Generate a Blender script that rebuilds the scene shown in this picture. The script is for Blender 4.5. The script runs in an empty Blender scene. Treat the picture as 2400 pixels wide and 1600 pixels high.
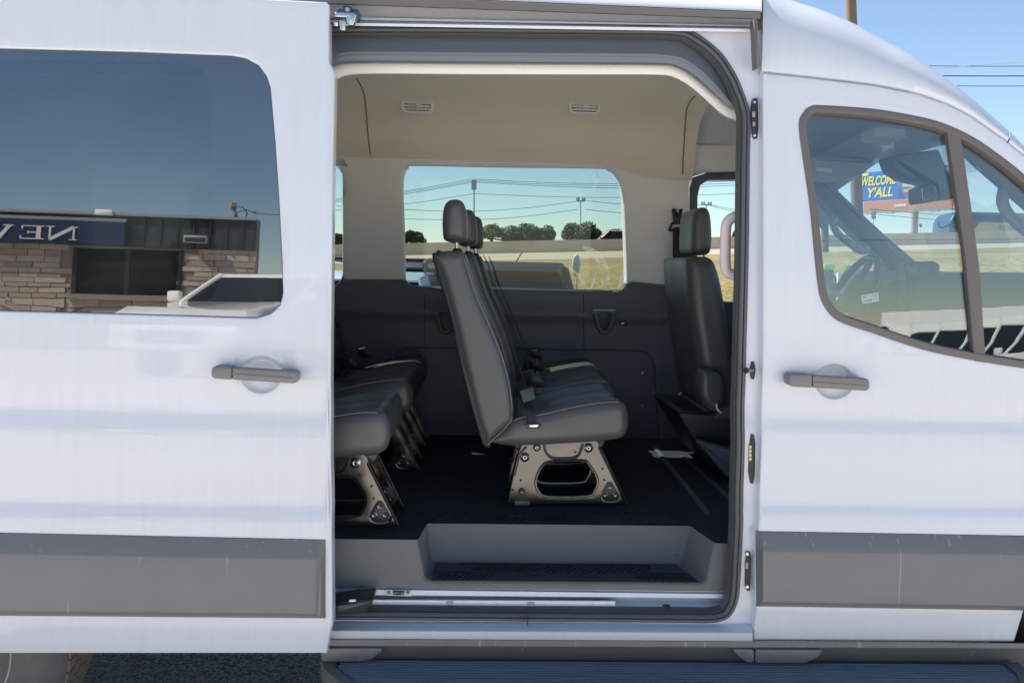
import bpy, bmesh, math, random
import numpy as np
from mathutils import Vector, Matrix
from mathutils.geometry import delaunay_2d_cdt
random.seed(7)
R = math.radians
scene = bpy.context.scene
COL = scene.collection

# ------------------------------------------------------------------ camera
FPX, CX, CY = 1990.0, 1200.0, 628.0          # focal length and principal point in photo pixels
YAW, ROLL = R(2.0), R(1.3)
CAM = Vector((0.0, -2.35, 1.473))
FW = Vector((math.sin(YAW), math.cos(YAW), 0))
R0 = Vector((math.cos(YAW), -math.sin(YAW), 0)); U0 = Vector((0, 0, 1))
RT = R0 * math.cos(ROLL) + U0 * math.sin(ROLL)
UP = -R0 * math.sin(ROLL) + U0 * math.cos(ROLL)
cd = bpy.data.cameras.new('camera'); cam = bpy.data.objects.new('camera', cd); COL.objects.link(cam)
cam.matrix_world = Matrix(((RT.x, UP.x, -FW.x, CAM.x), (RT.y, UP.y, -FW.y, CAM.y), (RT.z, UP.z, -FW.z, CAM.z), (0, 0, 0, 1)))
cd.sensor_width = 36.0; cd.lens = 36.0 * FPX / 2400.0
cd.shift_y = (CY - 800.0) / 2400.0; cd.clip_start = 0.05; cd.clip_end = 3000
scene.camera = cam

# ------------------------------------------------------------------ sky, sun, exposure
SUN = Vector((-0.86, 0.51, 0.0)).normalized() * math.cos(R(53)) + Vector((0, 0, math.sin(R(53))))
wd = bpy.data.worlds.new('World'); scene.world = wd; wd.use_nodes = True
nt = wd.node_tree; nt.nodes.clear()
sky = nt.nodes.new('ShaderNodeTexSky'); sky.sky_type = 'NISHITA'; sky.sun_disc = False
sky.sun_elevation = R(53); sky.sun_rotation = math.atan2(SUN.x, SUN.y)
sky.air_density = 1.0; sky.dust_density = 0.0; sky.ozone_density = 1.6
bg = nt.nodes.new('ShaderNodeBackground'); bg.inputs[1].default_value = 0.070
ow = nt.nodes.new('ShaderNodeOutputWorld')
nt.links.new(sky.outputs[0], bg.inputs[0]); nt.links.new(bg.outputs[0], ow.inputs[0])
ld = bpy.data.lights.new('sun', 'SUN'); ld.energy = 5.0; ld.angle = R(0.55); ld.color = (1.0, 0.93, 0.83)
sun = bpy.data.objects.new('sun', ld); COL.objects.link(sun); sun.location = (0, 0, 30)
sun.rotation_euler = SUN.to_track_quat('Z', 'Y').to_euler()
scene.view_settings.view_transform = 'Standard'; scene.view_settings.look = 'None'
scene.view_settings.gamma = 1.0; scene.view_settings.use_curve_mapping = False
scene.view_settings.exposure = 1.38
scene.render.engine = 'CYCLES'
scene.cycles.max_bounces = 10; scene.cycles.diffuse_bounces = 5; scene.cycles.transparent_max_bounces = 24
scene.cycles.caustics_reflective = False; scene.cycles.caustics_refractive = False
scene.cycles.use_denoising = True

# ------------------------------------------------------------------ photo pixels to places
def ray(px, py):
    return FW + RT * ((px - CX) / FPX) + UP * ((CY - py) / FPX)
def at(px, py, Y):
    d = ray(px, py); t = (Y - CAM.y) / d.y
    return CAM + d * t
def atz(px, py, Z):
    d = ray(px, py); t = (Z - CAM.z) / d.z
    return CAM + d * t
# side section of the body: depth as a function of height (bulges and creases pressed into the sheet metal)
_kz = [0.30, .44, .52, .55, .77, .797, .829, .97, 1.03, 1.072, 1.15, 1.25, 1.34]
_ky = [.026, .012, .004, .001, .0, .001, .011, .003, .005, .015, .009, .010, .013]
_gz = np.linspace(0.2, 2.6, 1201)
_gy = np.interp(_gz, _kz, _ky)
_t = np.clip(_gz - 1.34, 0, None); _gy = np.where(_gz > 1.34, .013 + .02 * _t + .05 * _t ** 2, _gy)
_k = np.exp(-0.5 * (np.arange(-20, 21) * .002 / .007) ** 2); _k /= _k.sum()
_gy = np.convolve(np.pad(_gy, 20, mode='edge'), _k, mode='valid')
def prof(z): return np.interp(z, _gz, _gy)
def profd(z): return (prof(z + .004) - prof(z - .004)) / .008
def side(px, py, off=0.0):
    Y = off
    for _ in range(6):
        p = at(px, py, Y); Y = float(prof(p.z)) + off
    return p
def sxz(pts, off=0.0): return [(p.x, p.z) for p in (side(a, b, off) for a, b in pts)]
def axz(pts, Y): return [(p.x, p.z) for p in (at(a, b, Y) for a, b in pts)]
def refl(px, py, off, Yb, ex=0.0):
    """where the view that bounces off the body side at a pixel meets the plane Y=Yb"""
    p = side(px, py, off); d = (p - CAM).normalized()
    n = Vector((0, -1, float(profd(p.z)) + ex)).normalized()
    r = d - 2 * d.dot(n) * n
    return p + r * ((Yb - p.y) / r.y)

# ------------------------------------------------------------------ materials
MATS = {}
def nodes(name):
    m = bpy.data.materials.new(name); m.use_nodes = True
    t = m.node_tree; b = t.nodes['Principled BSDF']; MATS[name] = m
    return m, t, b
def mat(name, col, rough=.5, metal=0., spec=.5, coat=0., coatr=.05, var=0., vscale=20., bump=0., bscale=200., sheen=0., stretch=None, rvar=0.):
    m, t, b = nodes(name)
    b.inputs['Base Color'].default_value = (*col, 1); b.inputs['Roughness'].default_value = rough
    b.inputs['Metallic'].default_value = metal; b.inputs['Specular IOR Level'].default_value = spec
    b.inputs['Coat Weight'].default_value = coat; b.inputs['Coat Roughness'].default_value = coatr
    if sheen: b.inputs['Sheen Weight'].default_value = sheen
    tc = t.nodes.new('ShaderNodeTexCoord'); src = tc.outputs['Object']
    if stretch:
        mp = t.nodes.new('ShaderNodeMapping'); mp.inputs['Scale'].default_value = stretch
        t.links.new(src, mp.inputs[0]); src = mp.outputs[0]
    if var or rvar:
        n = t.nodes.new('ShaderNodeTexNoise'); n.inputs['Scale'].default_value = vscale; n.inputs['Detail'].default_value = 6
        t.links.new(src, n.inputs['Vector'])
    if var:
        mx = t.nodes.new('ShaderNodeMix'); mx.data_type = 'RGBA'
        mx.inputs[6].default_value = (*[c * (1 - var) for c in col], 1); mx.inputs[7].default_value = (*[min(1, c * (1 + var)) for c in col], 1)
        t.links.new(n.outputs[0], mx.inputs[0]); t.links.new(mx.outputs[2], b.inputs['Base Color'])
    if rvar:
        mr = t.nodes.new('ShaderNodeMapRange'); mr.inputs[1].default_value = .3; mr.inputs[2].default_value = .7
        mr.inputs[3].default_value = max(0, rough - rvar); mr.inputs[4].default_value = min(1, rough + rvar)
        t.links.new(n.outputs[0], mr.inputs[0]); t.links.new(mr.outputs[0], b.inputs['Roughness'])
    if bump:
        n2 = t.nodes.new('ShaderNodeTexNoise'); n2.inputs['Scale'].default_value = bscale; n2.inputs['Detail'].default_value = 3
        bp = t.nodes.new('ShaderNodeBump'); bp.inputs['Strength'].default_value = bump; bp.inputs['Distance'].default_value = .002
        t.links.new(src, n2.inputs['Vector']); t.links.new(n2.outputs[0], bp.inputs['Height']); t.links.new(bp.outputs[0], b.inputs['Normal'])
    return m
def glass(name, tint, r0, rough=0.0, dust=0.0):
    m = bpy.data.materials.new(name); m.use_nodes = True; t = m.node_tree; t.nodes.clear(); MATS[name] = m
    N = t.nodes.new; L = t.links.new
    out = N('ShaderNodeOutputMaterial'); mix = N('ShaderNodeMixShader'); tr = N('ShaderNodeBsdfTransparent'); gl = N('ShaderNodeBsdfGlossy')
    tr.inputs[0].default_value = (*tint, 1); gl.inputs['Roughness'].default_value = rough
    g = N('ShaderNodeNewGeometry'); dp = N('ShaderNodeVectorMath'); dp.operation = 'DOT_PRODUCT'
    L(g.outputs['Normal'], dp.inputs[0]); L(g.outputs['Incoming'], dp.inputs[1])
    ab = N('ShaderNodeMath'); ab.operation = 'ABSOLUTE'; L(dp.outputs['Value'], ab.inputs[0])
    s1 = N('ShaderNodeMath'); s1.operation = 'SUBTRACT'; s1.inputs[0].default_value = 1; L(ab.outputs[0], s1.inputs[1])
    pw = N('ShaderNodeMath'); pw.operation = 'POWER'; pw.inputs[1].default_value = 5; L(s1.outputs[0], pw.inputs[0])
    ma = N('ShaderNodeMath'); ma.operation = 'MULTIPLY_ADD'; ma.inputs[1].default_value = 1 - r0; ma.inputs[2].default_value = r0; L(pw.outputs[0], ma.inputs[0])
    L(ma.outputs[0], mix.inputs[0]); L(tr.outputs[0], mix.inputs[1]); L(gl.outputs[0], mix.inputs[2])
    last = mix.outputs[0]
    if dust:
        df = N('ShaderNodeBsdfDiffuse'); df.inputs[0].default_value = (.6, .58, .54, 1)
        tc = N('ShaderNodeTexCoord'); nz = N('ShaderNodeTexNoise'); nz.inputs['Scale'].default_value = 3.5; nz.inputs['Detail'].default_value = 8
        vz = N('ShaderNodeTexVoronoi'); vz.inputs['Scale'].default_value = 160
        L(tc.outputs['Object'], nz.inputs['Vector']); L(tc.outputs['Object'], vz.inputs['Vector'])
        lt = N('ShaderNodeMath'); lt.operation = 'LESS_THAN'; lt.inputs[1].default_value = .10; L(vz.outputs['Distance'], lt.inputs[0])
        m1 = N('ShaderNodeMapRange'); m1.inputs[1].default_value = .35; m1.inputs[2].default_value = .8; m1.inputs[4].default_value = dust; L(nz.outputs[0], m1.inputs[0])
        m2 = N('ShaderNodeMath'); m2.operation = 'MULTIPLY_ADD'; m2.inputs[1].default_value = dust * 1.5; L(lt.outputs[0], m2.inputs[0]); L(m1.outputs[0], m2.inputs[2])
        mx = N('ShaderNodeMixShader'); L(m2.outputs[0], mx.inputs[0]); L(last, mx.inputs[1]); L(df.outputs[0], mx.inputs[2]); last = mx.outputs[0]
    L(last, out.inputs[0]); return m

def paint_material():
    m, t, b = nodes('white_paint')
    N = t.nodes.new; L = t.links.new
    tc = N('ShaderNodeTexCoord'); mp = N('ShaderNodeMapping'); mp.inputs['Scale'].default_value = (60, 60, 1.3); L(tc.outputs['Object'], mp.inputs[0])
    n = N('ShaderNodeTexNoise'); n.inputs['Scale'].default_value = 1; n.inputs['Detail'].default_value = 5; L(mp.outputs[0], n.inputs['Vector'])
    n2 = N('ShaderNodeTexNoise'); n2.inputs['Scale'].default_value = 1.7; n2.inputs['Detail'].default_value = 4; L(tc.outputs['Object'], n2.inputs['Vector'])
    mu = N('ShaderNodeMath'); mu.operation = 'MULTIPLY'; L(n.outputs[0], mu.inputs[0]); L(n2.outputs[0], mu.inputs[1])
    mr = N('ShaderNodeMapRange'); mr.inputs[1].default_value = .2; mr.inputs[2].default_value = .42; L(mu.outputs[0], mr.inputs[0])
    mx = N('ShaderNodeMix'); mx.data_type = 'RGBA'; mx.inputs[6].default_value = (.655, .672, .725, 1); mx.inputs[7].default_value = (.63, .642, .682, 1)
    L(mr.outputs[0], mx.inputs[0]); L(mx.outputs[2], b.inputs['Base Color'])
    b.inputs['Roughness'].default_value = .45; b.inputs['Coat Weight'].default_value = 1.0; b.inputs['Coat Roughness'].default_value = .04
    return m
PAINT = paint_material()
def trim_material():
    m, t, b = nodes('grey_trim_plastic')
    N = t.nodes.new; L = t.links.new
    tc = N('ShaderNodeTexCoord')
    mp = N('ShaderNodeMapping'); mp.inputs['Rotation'].default_value = (0, R(32), 0); mp.inputs['Scale'].default_value = (70, 40, 2.2); L(tc.outputs['Object'], mp.inputs[0])
    sc = N('ShaderNodeTexNoise'); sc.inputs['Scale'].default_value = 1; sc.inputs['Detail'].default_value = 1; L(mp.outputs[0], sc.inputs['Vector'])
    rm = N('ShaderNodeMapRange'); rm.inputs[1].default_value = .70; rm.inputs[2].default_value = .75; rm.inputs[4].default_value = .55; L(sc.outputs[0], rm.inputs[0])
    n = N('ShaderNodeTexNoise'); n.inputs['Scale'].default_value = 9; n.inputs['Detail'].default_value = 6; L(tc.outputs['Object'], n.inputs['Vector'])
    mx = N('ShaderNodeMix'); mx.data_type = 'RGBA'; mx.inputs[6].default_value = (.165, .158, .158, 1); mx.inputs[7].default_value = (.20, .19, .188, 1); L(n.outputs[0], mx.inputs[0])
    m2 = N('ShaderNodeMix'); m2.data_type = 'RGBA'; m2.inputs[7].default_value = (.40, .39, .38, 1); L(mx.outputs[2], m2.inputs[6]); L(rm.outputs[0], m2.inputs[0])
    L(m2.outputs[2], b.inputs['Base Color']); b.inputs['Roughness'].default_value = .38
    n2 = N('ShaderNodeTexNoise'); n2.inputs['Scale'].default_value = 900; bp = N('ShaderNodeBump'); bp.inputs['Strength'].default_value = .12; bp.inputs['Distance'].default_value = .001
    L(tc.outputs['Object'], n2.inputs['Vector']); L(n2.outputs[0], bp.inputs['Height']); L(bp.outputs[0], b.inputs['Normal'])
    return m
TRIM = trim_material()
SEAL = mat('rubber_seal', (.085, .088, .095), .45, bump=.08, bscale=300)
CHAR = mat('charcoal_plastic', (.14, .158, .19), .30, bump=.06, bscale=900)
STEPM = mat('step_plastic', (.15, .148, .146), .45, bump=.12, bscale=800, var=.12, vscale=9)
DARKP = mat('dark_panel_plastic', (.105, .114, .138), .5, bump=.1, bscale=700)
HEADL = mat('headliner_cloth', (.80, .71, .59), .9, bump=.15, bscale=900, sheen=.1, var=.05, vscale=5)
BEIGE = mat('beige_plastic', (.82, .80, .765), .6, bump=.08, bscale=600)
CARPET = mat('black_carpet', (.028, .030, .036), .95, var=.6, vscale=260, bump=.6, bscale=500)
LEATH = mat('black_leather', (.088, .084, .085), .38, bump=.12, bscale=330, spec=.55, rvar=.05, vscale=9)
BELT = mat('seat_belt_webbing', (.02, .022, .028), .6, bump=.25, bscale=900)
BELTB = mat('brown_belt_webbing', (.045, .036, .03), .7)
STITCH = mat('grey_thread', (.30, .29, .28), .8)
FRAMEM = mat('black_steel', (.15, .142, .13), .24, metal=.92, var=.15, vscale=14)
CHROME = mat('zinc_steel', (.62, .62, .63), .28, metal=1)
BLACKM = mat('black_metal', (.03, .03, .034), .35, spec=.6)
BLACKP = mat('black_plastic', (.02, .02, .023), .45)
GREYP = mat('cab_grey_plastic', (.13, .135, .145), .55, bump=.08, bscale=600)
CABL = mat('cab_light_plastic', (.42, .42, .41), .7)
WINFR = mat('window_frame_grey', (.135, .12, .115), .5, bump=.06, bscale=600)
GDARK = glass('privacy_glass', (.46, .48, .50), .27, dust=.035)
GLITE = glass('green_tint_glass', (.68, .745, .735), .028, dust=.015)
GWS = glass('windshield_glass', (.90, .95, .94), .03)
GFRONT = glass('front_door_glass', (.80, .87, .88), .13, dust=.01)
GCAR = glass('car_glass', (.10, .12, .13), .08)
ASPH = None
def asphalt_material():
    m, t, b = nodes('asphalt')
    N = t.nodes.new; L = t.links.new
    tc = N('ShaderNodeTexCoord'); v = N('ShaderNodeTexVoronoi'); v.inputs['Scale'].default_value = 130; L(tc.outputs['Object'], v.inputs['Vector'])
    cr = N('ShaderNodeValToRGB'); cr.color_ramp.elements[0].color = (.18, .19, .205, 1); cr.color_ramp.elements[1].color = (.75, .75, .75, 1)
    cr.color_ramp.elements[0].position = .15; cr.color_ramp.elements[1].position = 1
    sp = N('ShaderNodeSeparateColor'); L(v.outputs['Color'], sp.inputs[0])
    L(sp.outputs[0], cr.inputs[0])
    n = N('ShaderNodeTexNoise'); n.inputs['Scale'].default_value = 1.2; n.inputs['Detail'].default_value = 6; L(tc.outputs['Object'], n.inputs['Vector'])
    mx = N('ShaderNodeMix'); mx.data_type = 'RGBA'; mx.blend_type = 'MULTIPLY'; mx.inputs[0].default_value = .5
    L(cr.outputs[0], mx.inputs[6]); L(n.outputs[0], mx.inputs[7]); L(mx.outputs[2], b.inputs['Base Color']); b.inputs['Roughness'].default_value = .8
    bp = N('ShaderNodeBump'); bp.inputs['Strength'].default_value = .8; bp.inputs['Distance'].default_value = .004
    L(v.outputs['Distance'], bp.inputs['Height']); L(bp.outputs[0], b.inputs['Normal']); return m
ASPH = asphalt_material()
def grass_material():
    m, t, b = nodes('dry_grass')
    N = t.nodes.new; L = t.links.new
    tc = N('ShaderNodeTexCoord')
    n = N('ShaderNodeTexNoise'); n.inputs['Scale'].default_value = .35; n.inputs['Detail'].default_value = 12; n.inputs['Roughness'].default_value = .7; L(tc.outputs['Object'], n.inputs['Vector'])
    n2 = N('ShaderNodeTexNoise'); n2.inputs['Scale'].default_value = 9; n2.inputs['Detail'].default_value = 6; L(tc.outputs['Object'], n2.inputs['Vector'])
    cr = N('ShaderNodeValToRGB'); e = cr.color_ramp.elements
    e[0].position = .36; e[0].color = (.10, .085, .032, 1); e[1].position = .66; e[1].color = (.30, .20, .075, 1)
    x = e.new(.5); x.color = (.20, .148, .05, 1)
    ad = N('ShaderNodeMath'); ad.operation = 'MULTIPLY_ADD'; ad.inputs[1].default_value = .45; L(n2.outputs[0], ad.inputs[0])
    s = N('ShaderNodeMath'); s.operation = 'MULTIPLY'; s.inputs[1].default_value = .55; L(n.outputs[0], s.inputs[0]); L(s.outputs[0], ad.inputs[2])
    L(ad.outputs[0], cr.inputs[0]); L(cr.outputs[0], b.inputs['Base Color']); b.inputs['Roughness'].default_value = .95
    bp = N('ShaderNodeBump'); bp.inputs['Strength'].default_value = 1; bp.inputs['Distance'].default_value = .08; L(n2.outputs[0], bp.inputs['Height']); L(bp.outputs[0], b.inputs['Normal'])
    return m
GRASS = grass_material()
CONC = mat('concrete', (.66, .53, .385), .9, var=.25, vscale=.6, bump=.2, bscale=8)
ROADC = mat('road_concrete', (.31, .245, .17), .9, var=.15, vscale=.4)
WOOD = mat('weathered_pole_wood', (.20, .145, .10), .9, var=.35, vscale=6, stretch=(8, 8, .6))
WIRE = mat('wire', (.03, .03, .03), .6)
WIREL = mat('pale_wire', (.5, .48, .45), .6)
GALV = mat('galvanised_steel', (.33, .33, .32), .5, metal=.3)
LEAF = mat('leaf', (.055, .075, .028), .7, var=.5, vscale=1.5)
LEAF2 = mat('yellowing_leaf', (.13, .125, .035), .7, var=.5, vscale=1.5)
BARK = mat('bark', (.10, .075, .055), .9, var=.3)

# ------------------------------------------------------------------ mesh helpers
INV = {}
def empty(name, loc, parent=None):
    o = bpy.data.objects.new(name, None); COL.objects.link(o); o.empty_display_size = .1
    M = Matrix.Translation(Vector(loc)); INV[o.name] = M.inverted(); o.matrix_world = M
    if parent is not None:
        o.parent = parent; o.matrix_parent_inverse = INV[parent.name].copy(); o.location = loc
    else: o.location = loc
    return o
def put(name, verts, faces, m, parent=None, smooth=30, mats=None, fm=None):
    me = bpy.data.meshes.new(name); me.from_pydata([tuple(v) for v in verts], [], faces)
    for x in (mats or [m]): me.materials.append(x)
    if fm: me.polygons.foreach_set('material_index', fm)
    if smooth:
        me.shade_smooth(); me.set_sharp_from_angle(angle=R(smooth))
    o = bpy.data.objects.new(name, me); COL.objects.link(o)
    INV[o.name] = Matrix.Identity(4)
    if parent is not None:
        o.parent = parent; o.matrix_parent_inverse = INV[parent.name].copy()
    return o
def put_bm(name, bm, m, parent=None, smooth=30):
    bmesh.ops.recalc_face_normals(bm, faces=bm.faces[:])
    bm.verts.index_update()
    v = [x.co.copy() for x in bm.verts]; f = [[a.index for a in q.verts] for q in bm.faces]; bm.free()
    return put(name, v, f, m, parent, smooth)
def tag(o, label=None, cat=None, group=None, kind=None):
    if label: o['label'] = label
    if cat: o['category'] = cat
    if group: o['group'] = group
    if kind: o['kind'] = kind
    return o
def bx(bm, c, s, rot=None, bev=0.0, seg=2):
    M = Matrix.Translation(Vector(c)) @ (rot.to_4x4() if rot else Matrix.Identity(4)) @ Matrix.Diagonal((*s, 1))
    r = bmesh.ops.create_cube(bm, size=1.0, matrix=M)
    if bev:
        es = {e for v in r['verts'] for e in v.link_edges}
        bmesh.ops.bevel(bm, geom=list(es), offset=bev, segments=seg, affect='EDGES', profile=.5)
def box(name, c, s, m, parent=None, rot=None, bev=0.0, seg=2):
    bm = bmesh.new(); bx(bm, c, s, rot, bev, seg); return put_bm(name, bm, m, parent)
def cr(pts, n=8, closed=False):
    P = [Vector(p) for p in pts]; out = []; k = len(P)
    rng = range(k) if closed else range(k - 1)
    for i in rng:
        p0 = P[(i - 1) % k] if (closed or i > 0) else P[0] * 2 - P[1]
        p1 = P[i]; p2 = P[(i + 1) % k]
        p3 = P[(i + 2) % k] if (closed or i + 2 < k) else P[-1] * 2 - P[-2]
        for j in range(n):
            t = j / n
            out.append(.5 * ((2 * p1) + (p2 - p0) * t + (2 * p0 - 5 * p1 + 4 * p2 - p3) * t * t + (3 * p1 - p0 - 3 * p2 + p3) * t ** 3))
    if not closed: out.append(P[-1])
    return [tuple(v) for v in out]
def rpoly(pts, r, seg=7):
    """polygon with rounded corners (r: one radius or a list)"""
    n = len(pts); out = []
    for i in range(n):
        ri = r[i] if isinstance(r, (list, tuple)) else r
        p = Vector(pts[i]); a = Vector(pts[i - 1]) - p; b = Vector(pts[(i + 1) % n]) - p
        if ri <= 0: out.append(tuple(p)); continue
        ang = a.angle(b); t = min(ri / math.tan(ang / 2), a.length * .49, b.length * .49)
        A = p + a.normalized() * t; B = p + b.normalized() * t
        for j in range(seg + 1):
            u = j / seg; out.append(tuple((1 - u) ** 2 * A + 2 * u * (1 - u) * p + u * u * B))
    return out
def dens(loop, step=.03):
    out = []
    for i in range(len(loop)):
        a = Vector(loop[i]); b = Vector(loop[(i + 1) % len(loop)]); n = max(1, int((b - a).length / step))
        out += [tuple(a.lerp(b, j / n)) for j in range(n)]
    return out
def area(loop): return .5 * sum(loop[i - 1][0] * loop[i][1] - loop[i][0] * loop[i - 1][1] for i in range(len(loop)))
def inside(P, loop):
    L = np.array(loop); A = L; B = np.roll(L, -1, 0); res = np.zeros(len(P), bool)
    for (x1, y1), (x2, y2) in zip(A, B):
        if y1 == y2: continue
        c = ((y1 > P[:, 1]) != (y2 > P[:, 1])) & (P[:, 0] < (x2 - x1) * (P[:, 1] - y1) / (y2 - y1) + x1)
        res ^= c
    return res
def edist(P, loops):
    d = np.full(len(P), 1e9)
    for l in loops:
        A = np.array(l); B = np.roll(A, -1, 0)
        for a, b in zip(A, B):
            ab = b - a; q = ab.dot(ab)
            if q < 1e-14: continue
            t = np.clip(((P - a) @ ab) / q, 0, 1)
            d = np.minimum(d, np.hypot(*(P - a - t[:, None] * ab).T))
    return d
def offset(loop, d):
    """shrink a counter-clockwise loop by d"""
    L = [Vector(p) for p in loop]; out = []; n = len(L)
    for i in range(n):
        a = (L[i] - L[i - 1]); b = (L[(i + 1) % n] - L[i])
        a = a.normalized() if a.length > 1e-9 else b.normalized(); b = b.normalized() if b.length > 1e-9 else a
        t = (a + b); t = t.normalized() if t.length > 1e-6 else a
        nn = Vector((-t.y, t.x)); c = max(.5, abs(nn.dot(Vector((-a.y, a.x)))))
        out.append(tuple(L[i] + nn * d / c))
    return out
def tri(outer, holes, grid, rnd, fr=(.06, .25, .55, 1.0)):
    outer = dens(outer, max(.012, grid[0]))
    if area(outer) < 0: outer = outer[::-1]
    holes = [dens(h, .02) for h in holes]; holes = [h if area(h) < 0 else h[::-1] for h in holes]
    loops = [outer] + holes
    pts = []; edges = []
    for l in loops:
        k = len(pts); pts += l; edges += [(k + i, k + (i + 1) % len(l)) for i in range(len(l))]
    extra = []
    if rnd:
        for l in loops:
            for f in fr:
                q = np.array(offset(l, rnd * f)); ok = edist(q, loops) > rnd * f * .9; ids = {}
                for i in np.nonzero(ok)[0]: ids[i] = len(pts) + len(extra); extra.append(tuple(q[i]))
                for i in ids:
                    j = (i + 1) % len(q)
                    if j in ids and np.hypot(*(q[i] - q[j])) < .08: edges.append((ids[i], ids[j]))
    O = np.array(outer); x0, z0 = O.min(0); x1, z1 = O.max(0)
    gx, gz = np.meshgrid(np.arange(x0 + grid[0] / 2, x1, grid[0]), np.arange(z0 + grid[1] / 2, z1, grid[1]))
    G = np.stack([gx.ravel(), gz.ravel()], 1)
    if len(G):
        k = inside(G, outer)
        for h in holes: k &= ~inside(G, h)
        G = G[k]
        if len(G):
            d = edist(G, loops); G = G[d > max(rnd * 1.3, min(grid) * .35)]; extra += [tuple(p) for p in G]
    pts2 = [Vector(p) for p in pts + extra]
    V, E, F, *_ = delaunay_2d_cdt(pts2, edges, [], 0, 1e-7)
    P = np.array([tuple(v) for v in V])
    C = np.array([P[list(f)].mean(0) for f in F]); k = inside(C, outer)
    for h in holes: k &= ~inside(C, h)
    F = [list(f) for f, q in zip(F, k) if q]
    return P, F, loops
def rim(F):
    cnt = {(a, b) for f in F for a, b in zip(f, f[1:] + f[:1])}
    return [(a, b) for (a, b) in cnt if (b, a) not in cnt]
def panel(name, outer, yf, m, parent=None, holes=(), grid=(.05, .02), thick=.012, rnd=0., back=True, smooth=55):
    """sheet in the x-z plane with holes, curved in y by yf(x,z), with rounded rims and real thickness"""
    P, F, loops = tri(outer, holes, grid, rnd)
    y = np.array([yf(a, b) for a, b in P], float)
    if rnd:
        d = np.minimum(edist(P, loops), rnd); y2 = y + rnd - np.sqrt(np.maximum(0, rnd ** 2 - (rnd - d) ** 2))
    else: y2 = y
    verts = [(P[i, 0], y2[i], P[i, 1]) for i in range(len(P))]; faces = list(F)
    if thick:
        n = len(P); verts += [(P[i, 0], y[i] + max(thick, rnd * 1.05), P[i, 1]) for i in range(n)]
        faces += [[b, a, a + n, b + n] for a, b in rim(F)]
        if back: faces += [[a + n for a in f[::-1]] for f in F]
    used = sorted({i for f in faces for i in f}); mp = {j: i for i, j in enumerate(used)}
    return put(name, [verts[i] for i in used], [[mp[i] for i in f] for f in faces], m, parent, smooth)
def prism(name, loop, y0, y1, m, parent=None, bev=0.0, smooth=35):
    """outline in x-z pushed from y0 to y1 with rounded rims"""
    if area(loop) < 0: loop = loop[::-1]
    n = len(loop); S = []
    if bev:
        lv = [(bev, 0), (bev * .45, bev * .2), (bev * .12, bev * .55), (0, bev)]
        S = [(offset(loop, i), y0 + d) for i, d in lv] + [(offset(loop, i), y1 - d) for i, d in lv[::-1]]
    else: S = [(loop, y0), (loop, y1)]
    v = [(p[0], y, p[1]) for l, y in S for p in l]; f = []
    for s in range(len(S) - 1):
        for i in range(n):
            j = (i + 1) % n; f.append([s * n + j, s * n + i, (s + 1) * n + i, (s + 1) * n + j])
    f.append(list(range(n))); f.append([(len(S) - 1) * n + i for i in range(n)][::-1])
    return put(name, v, f, m, parent, smooth)
def tube(name, path, r, m, parent=None, n=8, closed=False, taper=None, flat=None, cap=True):
    P = [Vector(p) for p in path]; k = len(P); v = []; f = []; N = None
    for i in range(k):
        t = (P[(i + 1) % k] - P[i - 1]) if closed else (P[min(i + 1, k - 1)] - P[max(i - 1, 0)])
        t.normalize()
        if N is None:
            N = t.orthogonal().normalized() if flat is None else (flat - t * flat.dot(t)).normalized()
        else: N = (N - t * N.dot(t)); N.normalize()
        B = t.cross(N); rr = r if taper is None else r + (taper - r) * i / (k - 1)
        if isinstance(rr, tuple): ra, rb = rr
        else: ra = rb = rr
        for j in range(n):
            a = 2 * math.pi * (j + .5) / n; v.append(P[i] + N * math.cos(a) * ra + B * math.sin(a) * rb)
    for i in range(k if closed else k - 1):
        for j in range(n):
            a = i * n + j; b = i * n + (j + 1) % n; c = ((i + 1) % k) * n + (j + 1) % n; d = ((i + 1) % k) * n + j; f.append([a, b, c, d])
    if not closed and cap: f += [list(range(n))[::-1], [(k - 1) * n + j for j in range(n)]]
    return put(name, v, f, m, parent, 40)
def ribbon(name, path, w, th, m, parent=None, wdir=Vector((0, 1, 0))):
    """flat strap: width along wdir"""
    P = [Vector(p) for p in path]; k = len(P); v = []; f = []
    for i in range(k):
        t = (P[min(i + 1, k - 1)] - P[max(i - 1, 0)]).normalized(); W = (wdir - t * wdir.dot(t)).normalized(); N = t.cross(W)
        for a, b in ((-1, -1), (1, -1), (1, 1), (-1, 1)): v.append(P[i] + W * a * w / 2 + N * b * th / 2)
    for i in range(k - 1):
        for j in range(4): f.append([i * 4 + j, i * 4 + (j + 1) % 4, (i + 1) * 4 + (j + 1) % 4, (i + 1) * 4 + j])
    f += [[3, 2, 1, 0], [(k - 1) * 4 + j for j in range(4)]]
    return put(name, v, f, m, parent, 40)
def bands(name, lines, m, parent=None, cols=None, smooth=25, closed=False):
    """skin stretched over successive 3D polylines of equal length"""
    k = len(lines[0]); v = [tuple(p) for l in lines for p in l]; f = []
    rows = len(lines)
    for i in range(rows if closed else rows - 1):
        a0 = i * k; b0 = ((i + 1) % rows) * k
        for j in range(k - 1): f.append([a0 + j, b0 + j, b0 + j + 1, a0 + j + 1])
    if closed: f += [[i * k for i in range(rows)], [i * k + k - 1 for i in range(rows)][::-1]]
    return put(name, v, f, m, parent, smooth)
def line(pa, pb, Y, n=10, Y2=None):
    a = at(pa[0], pa[1], Y); b = at(pb[0], pb[1], Y if Y2 is None else Y2)
    return [a.lerp(b, i / n) for i in range(n + 1)]
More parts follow.
